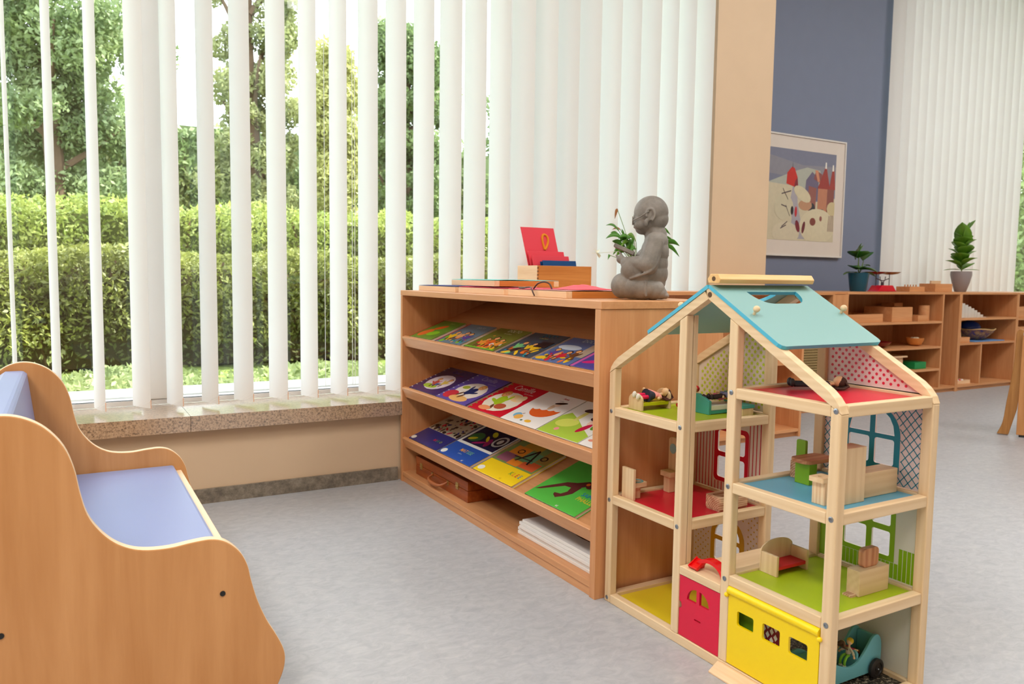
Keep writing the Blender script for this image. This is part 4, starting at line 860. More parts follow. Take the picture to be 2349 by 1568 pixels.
mb = MB(); pf = [(.07, 0), (.11, .022), (.15, .06), (.175, .095), (.168, .095), (.14, .06), (.10, .026), (0, .012)]
mb.lathe(pf, 36, 0, (6.94, 3.93, zs + .0085)); mb.build('basket_body', mat_speckle('blue_brown_weave', (150, 104, 70), (48, 50, 120), (206, 170, 120), 26, .8), bk, smooth=True)
MB().tube([(6.94 + .172 * math.cos(a), 3.93 + .172 * math.sin(a), zs + .104 + .004 * math.sin(5 * a)) for a in [k / 36 * 2 * PI for k in range(36)]], .005, 6, closed=True).build('rim', plain('straw', (206, 170, 116), .7), bk, smooth=True)
tag(reorigin(MB().ball((6.92, 3.95, zs + .11), (.10, .09, .065), 20, 14).build('blue_bowl', plain('glossy_blue', (22, 62, 160), .2), smooth=True), (6.92, 3.95, zs + .05)), 'glossy blue upturned bowl lying in the woven basket', 'bowl')
crate('wooden_tray', 'small wooden tray of red and white pieces at the bottom of the right shelf', 'tray', 6.50, 6.72, 3.80, 3.98, .0485, .03, pale('X'))
for k in range(10):
    tag(reorigin(MB().ball((6.53 + .034 * (k % 5), 3.84 + .05 * (k // 5), .0485 + .008 + .0135), .0135, 10, 8).build('wooden_bead', plain('red_bead', (206, 60, 60), .4) if k % 2 else plain('white_bead', (236, 230, 224), .4), smooth=True), (6.53, 3.85, .08)), '%s wooden bead in the small tray at the bottom of the right shelf' % ('red' if k % 2 else 'white'), 'bead', ('red' if k % 2 else 'white') + ' beads in the small tray')
crate('wooden_box', 'wooden box on the top level of the far right shelf', 'box', 7.36, 7.66, 3.79, 4.0, .6002, .10, PL)
crate('wooden_box', 'wooden box on the middle level of the far right shelf', 'box', 7.36, 7.56, 3.79, 4.0, .3902, .13, PL)
# on top of the far shelves
ZF = .8262
def leaf(mb, base, d, L_, wd, droop=.3, mi=0, fold=.25, n=7, up=Vector((0, 0, 1)), tipw=.0, wide=.5):
    base = Vector(base); d = Vector(d).normalized(); side = d.cross(up)
    if side.length < .05: side = d.cross(Vector((1, 0, 0)))
    side.normalize(); nn = side.cross(d).normalized(); vs = []
    for i in range(n + 1):
        t = i / n; c = base + d * (L_ * t) + Vector((0, 0, -1)) * (droop * L_ * t * t)
        wv = wd * (math.sin(PI * min(1, t ** (math.log(.5) / math.log(wide)))) ** .8 if 0 < t < 1 else 0) / 2 + .0005
        vs += [tuple(c - side * wv + nn * wv * fold), tuple(c), tuple(c + side * wv + nn * wv * fold)]
    fs = []
    for i in range(n):
        a = 3 * i; fs += [(a, a + 1, a + 4, a + 3), (a + 1, a + 2, a + 5, a + 4)]
    mb.add(vs, fs, mi)
def plant(label, x, y, z, potprof, potmat, leaves, stems, leafmat, name='potted_plant', soil_r=.08, soil_z=.1):
    t = thing(name, label, 'plant', (x, y, z))
    MB().lathe(potprof, 32, 0, (x, y, z)).build('pot', potmat, t, smooth=True, angle=50)
    MB().lathe([(soil_r, soil_z - .004), (soil_r * .6, soil_z), (0, soil_z + .002)], 24, 0, (x, y, z)).build('soil', plain('potting_soil', (58, 44, 34), .95, noise=.3, nscale=80), t)
    s = MB()
    for p in stems: s.tube([(x + a, y + b, z + c) for a, b, c in p], [.005] * (len(p) - 1) + [.003], 7)
    s.build('stem', plain('plant_stem', (96, 120, 50), .6), t, smooth=True)
    for (a, b, c, dx, dy, dz, L_, wd, dr) in leaves:
        m = MB(); leaf(m, (x + a, y + b, z + c), (dx, dy, dz), L_, wd, dr); o = m.build('leaf', leafmat, t, smooth=True, recalc=False)
        md = o.modifiers.new('s', 'SOLIDIFY'); md.thickness = .0012
    return t
R_ = Vector((.87, .5, 0)) # image right at this depth (unit, roughly)
def iv(r, u, f=0): return (.86 * r - .5 * f * -1 * 1 * .0 + .5 * f, -.5 * r + .86 * f, u)
LD = plain('dark_green_leaf', (52, 112, 30), .3, transl=.2); LB = plain('fresh_green_leaf', (112, 160, 48), .35, transl=.3)
plant('small round-leaved green plant in a teal pot at the left end of the far shelves', 5.42, 3.98, ZF, [(.058, 0), (.062, .01), (.079, .145), (.074, .145), (.06, .02), (0, .016)], plain('teal_pot', (0, 76, 100), .3),
      [(-.05, 0, .245, .25, -.25, .8, .14, .17, .1), (-.02, 0, .26, -.5, -.4, .5, .12, .16, .2), (.04, 0, .24, .6, -.2, .7, .13, .14, .2), (-.03, 0, .17, -.5, -.5, .3, .14, .15, .3), (0, 0, .17, .3, -.6, .1, .14, .15, .3), (-.05, 0, .15, -.9, .1, .05, .12, .05, .25), (.03, 0, .15, .9, -.3, -.05, .13, .05, .2), (.05, 0, .21, .95, .1, .0, .10, .035, .1), (0, 0, .17, .1, .5, .4, .1, .08, .3), (.02, 0, .18, .7, .4, .1, .12, .06, .2), (-.01, 0, .28, .1, -.1, .9, .11, .10, .1)],
      [[(0, 0, .13), (-.01, 0, .2), (-.01, 0, .29)], [(0, 0, .13), (.03, 0, .18), (.05, 0, .24)], [(0, 0, .13), (-.03, 0, .15), (-.06, 0, .15)]], LD, soil_r=.071, soil_z=.132)
lv = []
for k in range(15):
    a = k * 2.4; z = .19 + k * .017; l = .17 if k < 11 else .14
    lv.append((0, 0, z, math.cos(a), math.sin(a), .75 + .06 * k, l, .15, .25))
lv += [(0, 0, .19, -.85, .45, .12, .16, .04, .15), (0, 0, .19, .85, -.45, .1, .16, .03, .1), (0, 0, .42, .1, -.2, 1, .19, .12, .0), (0, 0, .38, -.3, -.1, 1, .23, .14, .0), (.01, 0, .50, .6, -.3, 1, .17, .08, .1)]
plant('tall fresh-green rubber plant in a grey pot on the far shelves', 6.80, 3.98, ZF, [(.042, 0), (.047, .006), (.070, .08), (.085, .145), (.083, .178), (.077, .178), (.077, .145), (.062, .08), (0, .02)], plain('grey_pot', (146, 138, 140), .5),
      lv, [[(0, 0, .15), (.01, 0, .28), (0, 0, .38), (.01, 0, .49)]], LB, soil_r=.075, soil_z=.16)
# kitchen scale
sc = thing('balance_scale', 'small red balance scale with two brass pans between the plants', 'scale', (5.72, 3.98, ZF))
MB().prism([(-.13, 0), (.13, 0), (.105, .012), (.07, .05), (-.07, .05), (-.105, .012)], 3.93, 4.03, 'xz').setT(Matrix.Identity(4)).build('scale_base', plain('red_enamel', (206, 24, 50), .25), sc, bevel=.006)
sc.children if False else None
for o in [o for o in COL.objects if o.parent == sc]: o.data.transform(Matrix.Translation((5.72, 0, ZF)))
def at(p): return (5.72 + p[0], 3.98 + p[1], ZF + p[2])
m = MB(); m.tube([at((0, 0, .045)), at((0, 0, .075))], .012, 10); m.tube([at((0, 0, .07)), at((-.03, 0, .09)), at((-.035, 0, .12))], .003, 6); m.tube([at((0, 0, .07)), at((.03, 0, .09)), at((.035, 0, .12))], .003, 6)
m.tube([at((-.085, 0, .105)), at((0, 0, .085)), at((.085, 0, .105))], .004, 6)
for s2 in (-1, 1): m.tube([at((s2 * .085, 0, .045)), at((s2 * .085, 0, .135))], .003, 6)
m.build('beam', plain('dark_steel', (90, 80, 90), .35, metal=.8), sc, smooth=True)
for s2 in (-1, 1): MB().lathe([(.02, 0), (.06, .008), (.085, .022), (.080, .022), (.055, .011), (0, .004)], 28, 0, at((s2 * .088, 0, .135))).build('brass_pan', plain('brass_pan', (150, 110, 60), .25, metal=.9), sc, smooth=True)
pg = crate('peg_box', 'low wooden box of upright pegs right of the red scale', 'box', 5.93, 6.13, 3.88, 4.0, ZF, .042, PL)
q = MB()
for k in range(5): q.cyl((5.955 + k * .037, 3.94, ZF + .01), (5.955 + k * .037, 3.94, ZF + .058 + .008 * ((k * 3) % 3)), .005, seg=8)
q.build('peg', PL, pg)
cbx = crate('card_box', 'taller wooden box with a wooden card standing in it, left of the grey pot', 'box', 6.24, 6.48, 3.86, 4.0, ZF, .068, PL)
MB().box(6.28, 6.41, 3.92, 3.935, ZF + .012, ZF + .092).build('card', pale('X'), cbx)
# ------------------------------------------------------------------ picture on the blue wall
pf = thing('framed_picture', 'white framed picture of a snowy village with red roofs on the blue wall', 'picture', (5.3, 4.49, 1.6))
px0, px1, pz0, pz1 = 4.80, 5.845, 1.105, 2.085
MB().plate([(px0, pz0), (px1, pz0), (px1, pz1), (px0, pz1)], [[(px0 + .012, pz0 + .012), (px1 - .012, pz0 + .012), (px1 - .012, pz1 - .012), (px0 + .012, pz1 - .012)]], 4.468, 4.4995, 'xz').build('frame', plain('white_frame', (226, 222, 218), .4), pf, bevel=.001)
MB().box(px0 + .0125, px1 - .0125, 4.478, 4.496, pz0 + .0125, pz1 - .0125).build('mount', plain('cream_mount_card', (222, 212, 204), .7), pf)
ax0, ax1, az0, az1 = px0 + .115, px1 - .115, pz0 + .13, pz1 - .115
mb = MB(); cols = []
def pc(c):
    if c not in cols: cols.append(c)
    return cols.index(c)
lay = [0]
def art(pts, c):
    lay[0] += 1; y = 4.4775 - lay[0] * 6e-5
    mb.plate([(ax0 + (ax1 - ax0) * min(1, max(0, u)), az0 + (az1 - az0) * min(1, max(0, v))) for u, v in pts], [], y, y + 2e-5, 'xz', pc(c))
Wd = 1.0
# u measured from the picture's left edge; the left third is hidden behind the pillar from the camera
def au(u): return .20 + .80 * u
art([(0, 0), (1, 0), (1, 1), (0, 1)], (124, 128, 150)); art([(0, .72), (1, .66), (1, .86), (.5, .84), (0, .92)], (140, 140, 152))
art([(0, .62), (au(.2), .76), (au(.45), .82), (au(.7), .80), (au(.75), .6), (0, .5)], (176, 180, 170))
art([(0, 0), (1, 0), (1, .5), (au(.6), .44), (au(.3), .6), (0, .62)], (206, 196, 170))
art([(au(.18), .02), (au(.45), .02), (au(.34), .3), (au(.3), .42), (au(.28), .56), (au(.2), .6), (au(.16), .44), (au(.2), .25)], (170, 166, 176))
art([(au(.08), .62), (au(.3), .58), (au(.28), .70), (au(.22), .80), (au(.17), .81), (au(.09), .74)], (196, 50, 44)); art([(au(.18), .8), (au(.185), .88), (au(.19), .8)], BK)
art([(au(.22), .585), (au(.3), .58), (au(.28), .70), (au(.24), .66)], (130, 44, 56))
art([(au(.42), .5), (au(.66), .46), (au(.68), .70), (au(.55), .78), (au(.44), .68)], (112, 104, 130)); art([(au(.5), .33), (au(.63), .30), (au(.64), .60), (au(.49), .62)], (150, 96, 90)); art([(au(.58), .7), (au(.72), .66), (au(.74), .76), (au(.62), .80)], (140, 84, 84)); art([(au(.60), .80), (au(.66), .80), (au(.70), .68), (au(.66), .67)], (206, 140, 110))
art([(au(.67), .26), (au(.84), .22), (au(.86), .62), (au(.67), .62)], (190, 130, 104)); art([(au(.84), .3), (au(.98), .3), (au(.98), .6), (au(.85), .62)], (140, 86, 80))
art([(au(.66), .60), (au(.90), .60), (au(.82), .84), (au(.79), .84)], (156, 66, 62)); art([(au(.88), .6), (1, .6), (au(.97), .82), (au(.93), .82)], (160, 70, 66))
art([(au(.79), .83), (au(.82), .83), (au(.815), .9), (au(.795), .9)], WH); art([(au(.93), .81), (au(.96), .81), (au(.955), .88), (au(.935), .88)], WH)
art(ell(au(.57), .36, .045, .07, 14), (60, 60, 70)); art(ell(au(.76), .30, .05, .07, 14), (56, 60, 70))
art(ell(au(.68), .17, .27, .2, 20), (214, 204, 176)); art(ell(au(.44), .40, .10, .06, 16), (190, 146, 116)); art(ell(au(.38), .52, .14, .07, 16, rot=-.5), (212, 202, 172)); art(ell(au(.05), .36, .14, .14, 16), (204, 196, 170)); art(ell(au(.1), .08, .2, .12, 16), (210, 200, 176)); art(ell(au(.95), .38, .08, .08, 12), (206, 190, 150))
for k in range(5): art([(au(.88 + .025 * k), .12), (au(.89 + .025 * k), .12), (au(.9 + .02 * k), .3), (au(.893 + .02 * k), .3)], (130, 90, 90))
art(ell(au(.20), .33, .02, .05, 10), BK); art(ell(au(.27), .32, .018, .06, 10), (190, 50, 60)); art(ell(au(.31), .16, .03, .07, 12, rot=.3), (120, 40, 54)); art(ell(au(.42), .15, .022, .07, 12, rot=-.2), (110, 44, 54)); art(ell(au(.59), .22, .045, .045, 12, rot=-.6), (130, 70, 64)); art(ell(au(.74), .26, .02, .03, 10), (150, 96, 90))
for p, q in (((.0, .5), (.17, .54)), ((.02, .56), (.12, .44)), ((.0, .38), (.1, .36)), ((.08, .38), (.16, .26)), ((0, .12), (.1, .16)), ((.02, .14), (.12, .2))):
    dx, dz = q[0] - p[0], q[1] - p[1]; art([(au(p[0]), p[1]), (au(q[0]), q[1]), (au(q[0]), q[1] + .012), (au(p[0]), p[1] + .012)], (84, 70, 80))
mb.build('picture_print', [plain('art_%02x%02x%02x' % c, c, .6, noise=.08, nscale=30) for c in cols], pf, recalc=False)

# ------------------------------------------------------------------ stone statue
SX, SY = 1.52, 1.87
RZ = math.radians(-39)
stn = thing('stone_statue', 'grey stone statue of a kneeling bald child in glasses reading a book', 'statue', (SX, SY, ZT + .004), RZ)
def mat_stone():
    m = bpy.data.materials.new('grey_stone'); N, L = nodes(m); b = N['Principled BSDF']
    t = N.new('ShaderNodeTexCoord'); q = N.new('ShaderNodeTexNoise'); q.inputs['Scale'].default_value = 14; q.inputs['Detail'].default_value = 8; q.inputs['Roughness'].default_value = .7
    r = N.new('ShaderNodeValToRGB'); r.color_ramp.elements[0].position = .3; r.color_ramp.elements[0].color = lin((98, 92, 86)); r.color_ramp.elements[1].position = .72; r.color_ramp.elements[1].color = lin((144, 137, 130))
    L.new(t.outputs['Object'], q.inputs['Vector']); L.new(q.outputs[0], r.inputs[0]); L.new(r.outputs[0], b.inputs['Base Color']); b.inputs['Roughness'].default_value = .6
    q2 = N.new('ShaderNodeTexNoise'); q2.inputs['Scale'].default_value = 140; L.new(t.outputs['Object'], q2.inputs['Vector']); bp = N.new('ShaderNodeBump'); bp.inputs['Strength'].default_value = .12; bp.inputs['Distance'].default_value = .001; L.new(q2.outputs[0], bp.inputs['Height']); L.new(bp.outputs[0], b.inputs['Normal'])
    return m
STONE = mat_stone()
def capsule(mb, a, b, r0, r1, sx=1, seg=16):
    a = Vector(a); b = Vector(b); n = 8
    pts = [a.lerp(b, k / n) for k in range(n + 1)]
    mb.tube(pts, [r0 + (r1 - r0) * k / n for k in range(n + 1)], seg); mb.ball(a, r0, seg, 10); mb.ball(b, r1, seg, 10)
def roty(a): return Matrix.Rotation(a, 3, 'Y')
m = MB()
m.ball((.0285, 0, .2575), (.0515, .0470, .0500), 28, 20)
m.ball((.040, 0, .238), (.041, .041, .036), 24, 16)
m.ball((.014, 0, .231), (.0395, .0385, .036), 24, 16)
m.ball((.005, 0, .208), (.0225, .023, .017), 18, 12)
m.ball((-.0200, 0, .2285), (.0080, .0065, .0075), 14, 10); m.ball((-.0155, 0, .2135), (.0080, .011, .0045), 14, 10); m.ball((-.0185, 0, .2475), (.006, .016, .005))
for sy in (-1, 1): m.ball((-.003, sy * .025, .219), (.018, .013, .015))
capsule(m, (.036, 0, .215), (.044, 0, .190), .029, .034)
m.ball((.046, 0, .170), (.036, .055, .034), 24, 16); m.ball((.043, 0, .140), (.042, .056, .050), 24, 16); m.ball((.038, 0, .105), (.045, .056, .055), 24, 16); m.ball((.034, 0, .075), (.050, .058, .050), 24, 16); m.ball((.016, 0, .050), (.062, .058, .046), 24, 16); m.ball((.010, 0, .10), (.030, .045, .05), 20, 14)
for sy in (-1, 1):
    capsule(m, (.040, sy * .045, .168), (.024, sy * .062, .105), .0285, .0300)
    capsule(m, (.024, sy * .060, .100), (-.040, sy * .044, .105), .0290, .0190)
    m.ball((-.016, sy * .054, .088), (.040, .018, .036), 20, 14, rot=roty(.25)); m.ball((-.036, sy * .048, .080), (.022, .014, .032), 16, 12); m.ball((.002, sy * .050, .066), (.040, .016, .020), 16, 12)
    m.ball((-.058, sy * .036, .116), (.0135, .010, .013), 14, 10)
    for k in range(4):
        capsule(m, (-.060 - .002 * k, sy * (.038 - .007 * k), .120), (-.071, sy * (.035 - .008 * k), .127), .0042, .0035, seg=8)
    capsule(m, (-.055, sy * .036, .125), (-.062, sy * .030, .139), .0045, .0036, seg=8)
    m.ball((-.052, sy * .034, .037), (.034, .034, .038), 24, 16); m.ball((-.020, sy * .038, .032), (.055, .032, .034), 20, 14); m.ball((.008, sy * .040, .030), (.050, .030, .034), 20, 14)
    m.ball((.040, sy * .036, .026), (.036, .026, .030), 18, 12); m.ball((.060, sy * .034, .018), (.024, .021, .019), 16, 10, rot=roty(.5)); m.ball((.076, sy * .034, .009), (.012, .016, .010), 14, 10)
    m.tube([(.026 + .012 * math.cos(t), sy * .0485, .247 + .018 * math.sin(t)) for t in [k / 12 * PI * 1.5 - PI / 2.6 for k in range(13)]], .0038, 8)
    m.ball((.014, sy * .047, .224), (.0065, .0050, .012), 12, 8); m.ball((.022, sy * .0440, .243), (.009, .005, .015), 16, 12)
m.box(-.045, .062, -.048, .048, .001, .022)
for sy in (-1, 1):
    m.tube(smooth2([(.052, sy * .058, .150), (.052, sy * .070, .115), (.034, sy * .082, .085), (.004, sy * .074, .070), (-.03, sy * .062, .058)], 4), .0042, 8)
    m.tube(smooth2([(.018, sy * .066, .052), (.016, sy * .070, .030), (.020, sy * .068, .006)], 4), .0040, 8)
m.tube([(.066 - .4 * abs(y), y, .199 - .45 * abs(y)) for y in [k * .008 for k in range(-5, 6)]], .0042, 8)
body = m.build('statue_body', STONE, stn, world=False, smooth=True, angle=180)
md = body.modifiers.new('remesh', 'REMESH'); md.mode = 'VOXEL'; md.voxel_size = .0019; md.use_smooth_shade = True
md = body.modifiers.new('smooth', 'SMOOTH'); md.iterations = 6; md.factor = .5
# cut folds in robe as a dark crease between leg and foot
bkm = MB().setT(Matrix.Translation((-.0495, 0, .1405)) @ Matrix.Rotation(math.radians(24), 4, 'Y'))
bkm.box(-.034, .031, -.045, -.0005, 0, .011).box(-.034, .031, .0005, .045, 0, .011)
bkm.build('stone_book', STONE, stn, world=False, bevel=.0015)
gl = MB()
for sy in (-1, 1):
    gl.tube(smooth2([(-.0235, sy * .026, .232), (-.004, sy * .0435, .241), (.012, sy * .0500, .2515), (.022, sy * .0520, .258)], 5), .0021, 8)
    gl.tube([(-.0255, sy * (.0125 + .0115 * math.cos(t)), .233 + .0105 * math.sin(t)) for t in [k / 20 * 2 * PI for k in range(20)]], .0019, 8, closed=True)
gl.tube([(-.0245, -.002, .234), (-.0255, 0, .235), (-.0245, .002, .234)], .0014, 6)
gl.build('glasses', STONE, stn, world=False, smooth=True)

# ------------------------------------------------------------------ letter box on the low shelf
lb = crate('letter_box', 'beech box filled with red and blue letter cards, behind the dressing frames', 'box', 1.898, 2.203, 3.075, 3.255, ZT, .1175, honey('X'), .009)
o = [c for c in COL.objects if c.parent == lb][0]
MB().box(1.8972, 1.8982, 3.0755, 3.2545, ZT, ZT + .1175).build('box_end', pale('Y'), lb)
fj = MB()
for k in range(7): fj.box(1.8968, 1.9045, 3.0744, 3.0752, ZT + .006 + k * .0162, ZT + .013 + k * .0162)
fj.build('finger_joints', plain('dark_end_grain', (120, 70, 34), .6), lb)
CR = plain('coral_red_card', (226, 62, 80), .45, noise=.02); CB = plain('blue_card', (0, 70, 130), .4)
def card(label, x0, x1, yb, ztop, m, lean=.16, letter=None, kk=0, skew=-.0):
    zb = ZT + .012; hgt = ztop - zb
    M = Matrix.Translation((x0, yb, zb)) @ Matrix.Rotation(-lean, 4, 'X') @ Matrix(((1, 0, skew, 0), (0, 1, 0, 0), (0, 0, 1, 0), (0, 0, 0, 1)))
    t = thing('letter_card', label, 'card', M=Matrix.Translation((x0, yb, zb)))
    mb = MB().setT(M); mb.box(0, x1 - x0, 0, .004, 0, hgt / math.cos(lean))
    o = mb.build('card', m, t, bevel=.0004)
    if letter: 
        q = MB().setT(M); q.tube([(a - x0, -.0006, (z - zb) / math.cos(lean)) for a, z in letter], .0058, 8)
        q.build('letter', plain('orange_sandpaper_letter', (226, 140, 20), .8), t)
lt = smooth2([(1.994, 1.034), (1.992, 1.062), (1.994, 1.09), (2.004, 1.104), (2.018, 1.102), (2.025, 1.088), (2.02, 1.066), (2.006, 1.044), (1.994, 1.034)], 4)
card('tall coral red card with an orange letter, standing highest in the letter box', 1.932, 2.116, 3.165, 1.137, CR, .1, [(a + .046, z) for a, z in lt], skew=-.2)
card('coral red card one step lower, just in front of the orange letter card', 1.932, 2.132, 3.148, 1.025, CR, .1, skew=-.18)
card('coral red card with a white stripe, lowest of the red cards', 1.934, 2.140, 3.131, 1.003, CR, .1, skew=-.15)
card('dark blue card at the front of the letter box', 1.962, 2.150, 3.10, .981, CB, .1, skew=-.1)
card('second dark blue card hidden close behind the front blue one', 1.958, 2.146, 3.114, .976, CB, .1, skew=-.1)

# ------------------------------------------------------------------ peace lily behind the statue
PX_, PY_ = 2.56, 3.17
t = thing('potted_plant', 'leafy peace lily with small white flowers standing behind the statue', 'plant', (PX_, PY_, ZT))
MB().lathe([(.045, 0), (.048, .005), (.062, .11), (.058, .11), (.046, .012), (0, .01)], 28, 0, (PX_, PY_, ZT)).build('pot', plain('white_pot', (220, 218, 214), .4), t, smooth=True, angle=50)
MB().lathe([(.0575, .098), (.03, .102), (0, .103)], 20, 0, (PX_, PY_, ZT)).build('soil', plain('potting_soil', (58, 44, 34), .95, noise=.3, nscale=80), t)
LP = plain('peace_lily_leaf', (78, 140, 38), .35, transl=.25); LPD = plain('brown_dry_leaf', (150, 96, 50), .7)
def strip(tip, mid, wv, mt, nm='leaf', yo=0.0, base=None):
    b = Vector(base or (PX_, PY_, ZT + .10)); tip = Vector((tip[0], PY_ + yo, tip[1])); mid = Vector((mid[0], PY_ + yo * .5, mid[1]))
    st = MB(); path = smooth2([tuple(b), tuple(b.lerp(mid, .6) + Vector((0, 0, .01))), tuple(mid)], 4); st.tube(path, .0016, 6)
    d = (tip - mid); side = Vector((-d.z, -.5 * d.length, d.x)).normalized(); n = 8; vs = []
    for k in range(n + 1):
        u = k / n; c = mid.lerp(tip, u) + Vector((0, 0, .18 * d.length * math.sin(PI * u)))
        w_ = wv * math.sin(PI * min(1, (u * .94 + .03)) ** .75) / 2
        vs += [tuple(c - side * w_ + Vector((0, -w_ * .3, 0))), tuple(c), tuple(c + side * w_ + Vector((0, -w_ * .3, 0)))]
    m = MB(); m.add(vs, [(3 * i, 3 * i + 1, 3 * i + 4, 3 * i + 3) for i in range(n)] + [(3 * i + 1, 3 * i + 2, 3 * i + 5, 3 * i + 4) for i in range(n)])
    o = m.build(nm, mt, t, smooth=True, recalc=False); md = o.modifiers.new('s', 'SOLIDIFY'); md.thickness = .001
    st.build('stalk', plain('green_stalk', (120, 150, 70), .5), o, smooth=True)
for tip, mid, wv, mt, yo in (((2.338, 1.162), (2.43, 1.135), .016, LP, -.02), ((2.317, 1.096), (2.443, 1.095), .028, LP, -.05), ((2.451, 1.15), (2.47, 1.07), .026, LP, 0), ((2.445, 1.049), (2.385, 1.088), .026, LP, -.03), ((2.325, .992), (2.36, 1.015), .014, LP, -.06), ((2.46, 1.02), (2.47, 1.095), .034, LP, -.05), ((2.49, 1.03), (2.50, 1.10), .026, LP, -.02), ((2.39, 1.13), (2.44, 1.11), .022, LP, .01), ((2.712, 1.259), (2.675, 1.205), .014, LP, .0), ((2.755, 1.132), (2.67, 1.155), .020, LP, -.02), ((2.802, 1.075), (2.70, 1.082), .030, LP, -.04), ((2.785, 1.018), (2.69, 1.075), .022, LP, -.06), ((2.74, 1.02), (2.69, 1.07), .026, LP, -.03), ((2.53, 1.12), (2.52, 1.04), .03, LP, .01), ((2.62, 1.12), (2.6, 1.04), .03, LP, .01), ((2.407, 1.198), (2.42, 1.25), .014, LPD, 0), ((2.40, 1.145), (2.45, 1.145), .012, LPD, .01)):
    strip(tip, mid, wv, mt, yo=yo)
rl = random.Random(12)
for k in range(22):
    sd = -1 if k % 5 < 3 else 1
    mx_, mz_ = 2.56 + sd * rl.uniform(.05, .12), rl.uniform(1.02, 1.12)
    strip((mx_ + sd * rl.uniform(.05, .10), mz_ + rl.uniform(-.05, .03)), (mx_, mz_), rl.uniform(.018, .032), LP if k % 4 else LB, yo=rl.uniform(-.10, .0))
fl = MB(); fl.tube([(PX_, PY_, ZT + .1), (2.40, PY_ - .05, 1.035), (2.25, PY_ - .08, 1.022)], .0012, 6); fl.build('flower_stalk', plain('pale_stalk', (200, 200, 170), .5), t)
fl = MB(); 
for k in range(5): leaf(fl, (2.245, PY_ - .08, 1.022), (-1 * math.cos(k) , .2, .8 * math.sin(k * 1.3)), .03, .014, .1)
fl.ball((2.243, PY_ - .083, 1.022), .005, 8, 6); fl.build('flower', plain('white_petal', (236, 236, 214), .5, transl=.3), t)

# plant whose leaf tip enters at the left edge, on the sill
t = thing('potted_plant', 'long-leaved plant on the sill at the far left, only a leaf tip in view', 'plant', (-.42, 3.23, .3552))
MB().lathe([(.045, 0), (.06, .13), (.056, .13), (.045, .01), (0, .01)], 28, 0, (-.42, 3.23, .3552)).build('pot', plain('white_pot', (220, 218, 214), .4), t, smooth=True, angle=50)
m = MB(); m.tube([(-.42, 3.23, .37), (-.43, 3.21, .9), (-.42, 3.23, 1.3)], [.012, .01, .006], 8); m.build('stem', plain('plant_stem', (96, 120, 50), .6), t, smooth=True)
m = MB(); leaf(m, (-.42, 3.22, 1.27), (1, -.08, .50), .30, .04, .04); leaf(m, (-.42, 3.22, 1.30), (-.8, -.2, .6), .3, .05, .5); leaf(m, (-.42, 3.22, 1.2), (-.5, -.5, .5), .3, .05, .5); leaf(m, (-.42, 3.22, 1.3), (-.3, -.1, 1), .25, .05, .3)
o = m.build('leaf', LD, t, smooth=True, recalc=False)

# ------------------------------------------------------------------ doll house furniture
PIN = pine('Z'); PINX = pine('X'); ROSE = plain('doll_skin', (236, 196, 150), .5)
def zb(k): return {'L3': .5442, 'L2': .2992, 'L0': .0147, 'R3': .6542, 'R2': .4392, 'R1': .2252, 'R0': .0147}[k]
def arched(y0, y1, z0, z1, rise, n=10):
    return [(y0, z0), (y1, z0), (y1, z1 - rise)] + [((y0 + y1) / 2 + (y1 - y0) / 2 * math.cos(a), z1 - rise + rise * math.sin(a)) for a in [k / n * PI for k in range(1, n)]] + [(y0, z1 - rise)]
# bed
z = zb('L3'); bed = thing('toy_bed', 'toy bed of pale wood with yellow-green base in the upper left room', 'toy bed', (1.40, 1.650, z))
MB().prism(arched(1.630, 1.686, z, z + .046, .018), 1.343, 1.350, 'yz').build('footboard', PIN, bed, bevel=.001)
MB().prism(arched(1.630, 1.686, z, z + .054, .02), 1.440, 1.447, 'yz').build('headboard', PIN, bed, bevel=.001)
MB().box(1.3503, 1.4397, 1.632, 1.684, z + .013, z + .022).build('bed_base', plain('yellow_green_paint', (190, 190, 10), .4), bed, bevel=.001)
# teal bed
tb = thing('toy_bed', 'turquoise toy bed with white mattress in the upper left room', 'toy bed', (1.52, 1.53, z))
TQ = plain('teal_toy_paint', (66, 160, 150), .4)
MB().prism([(1.508, z), (1.560, z), (1.560, z + .052), (1.548, z + .052), (1.508, z + .036)], 1.470, 1.479, 'yz').build('footboard', TQ, tb, bevel=.0012)
MB().prism([(1.508, z), (1.560, z), (1.560, z + .052), (1.548, z + .052), (1.508, z + .036)], 1.574, 1.583, 'yz').build('headboard', TQ, tb, bevel=.0012)
MB().box(1.4793, 1.5737, 1.510, 1.558, z + .010, z + .024).build('mattress', plain('white_toy_paint', (226, 226, 214), .5), tb, bevel=.002)
MB().box(1.4793, 1.5737, 1.508, 1.512, z + .002, z + .0098).build('bed_rail', TQ, tb)
cp = thing('toy_bench', 'small toy bench with turquoise seat against the upper left back wall', 'toy bench', (1.55, 1.475, z))
MB().box(1.535, 1.575, 1.452, 1.494, z, z + .020).build('bench_base', PIN, cp, bevel=.001); MB().box(1.533, 1.577, 1.450, 1.496, z + .0203, z + .029).build('seat', TQ, cp, bevel=.001)
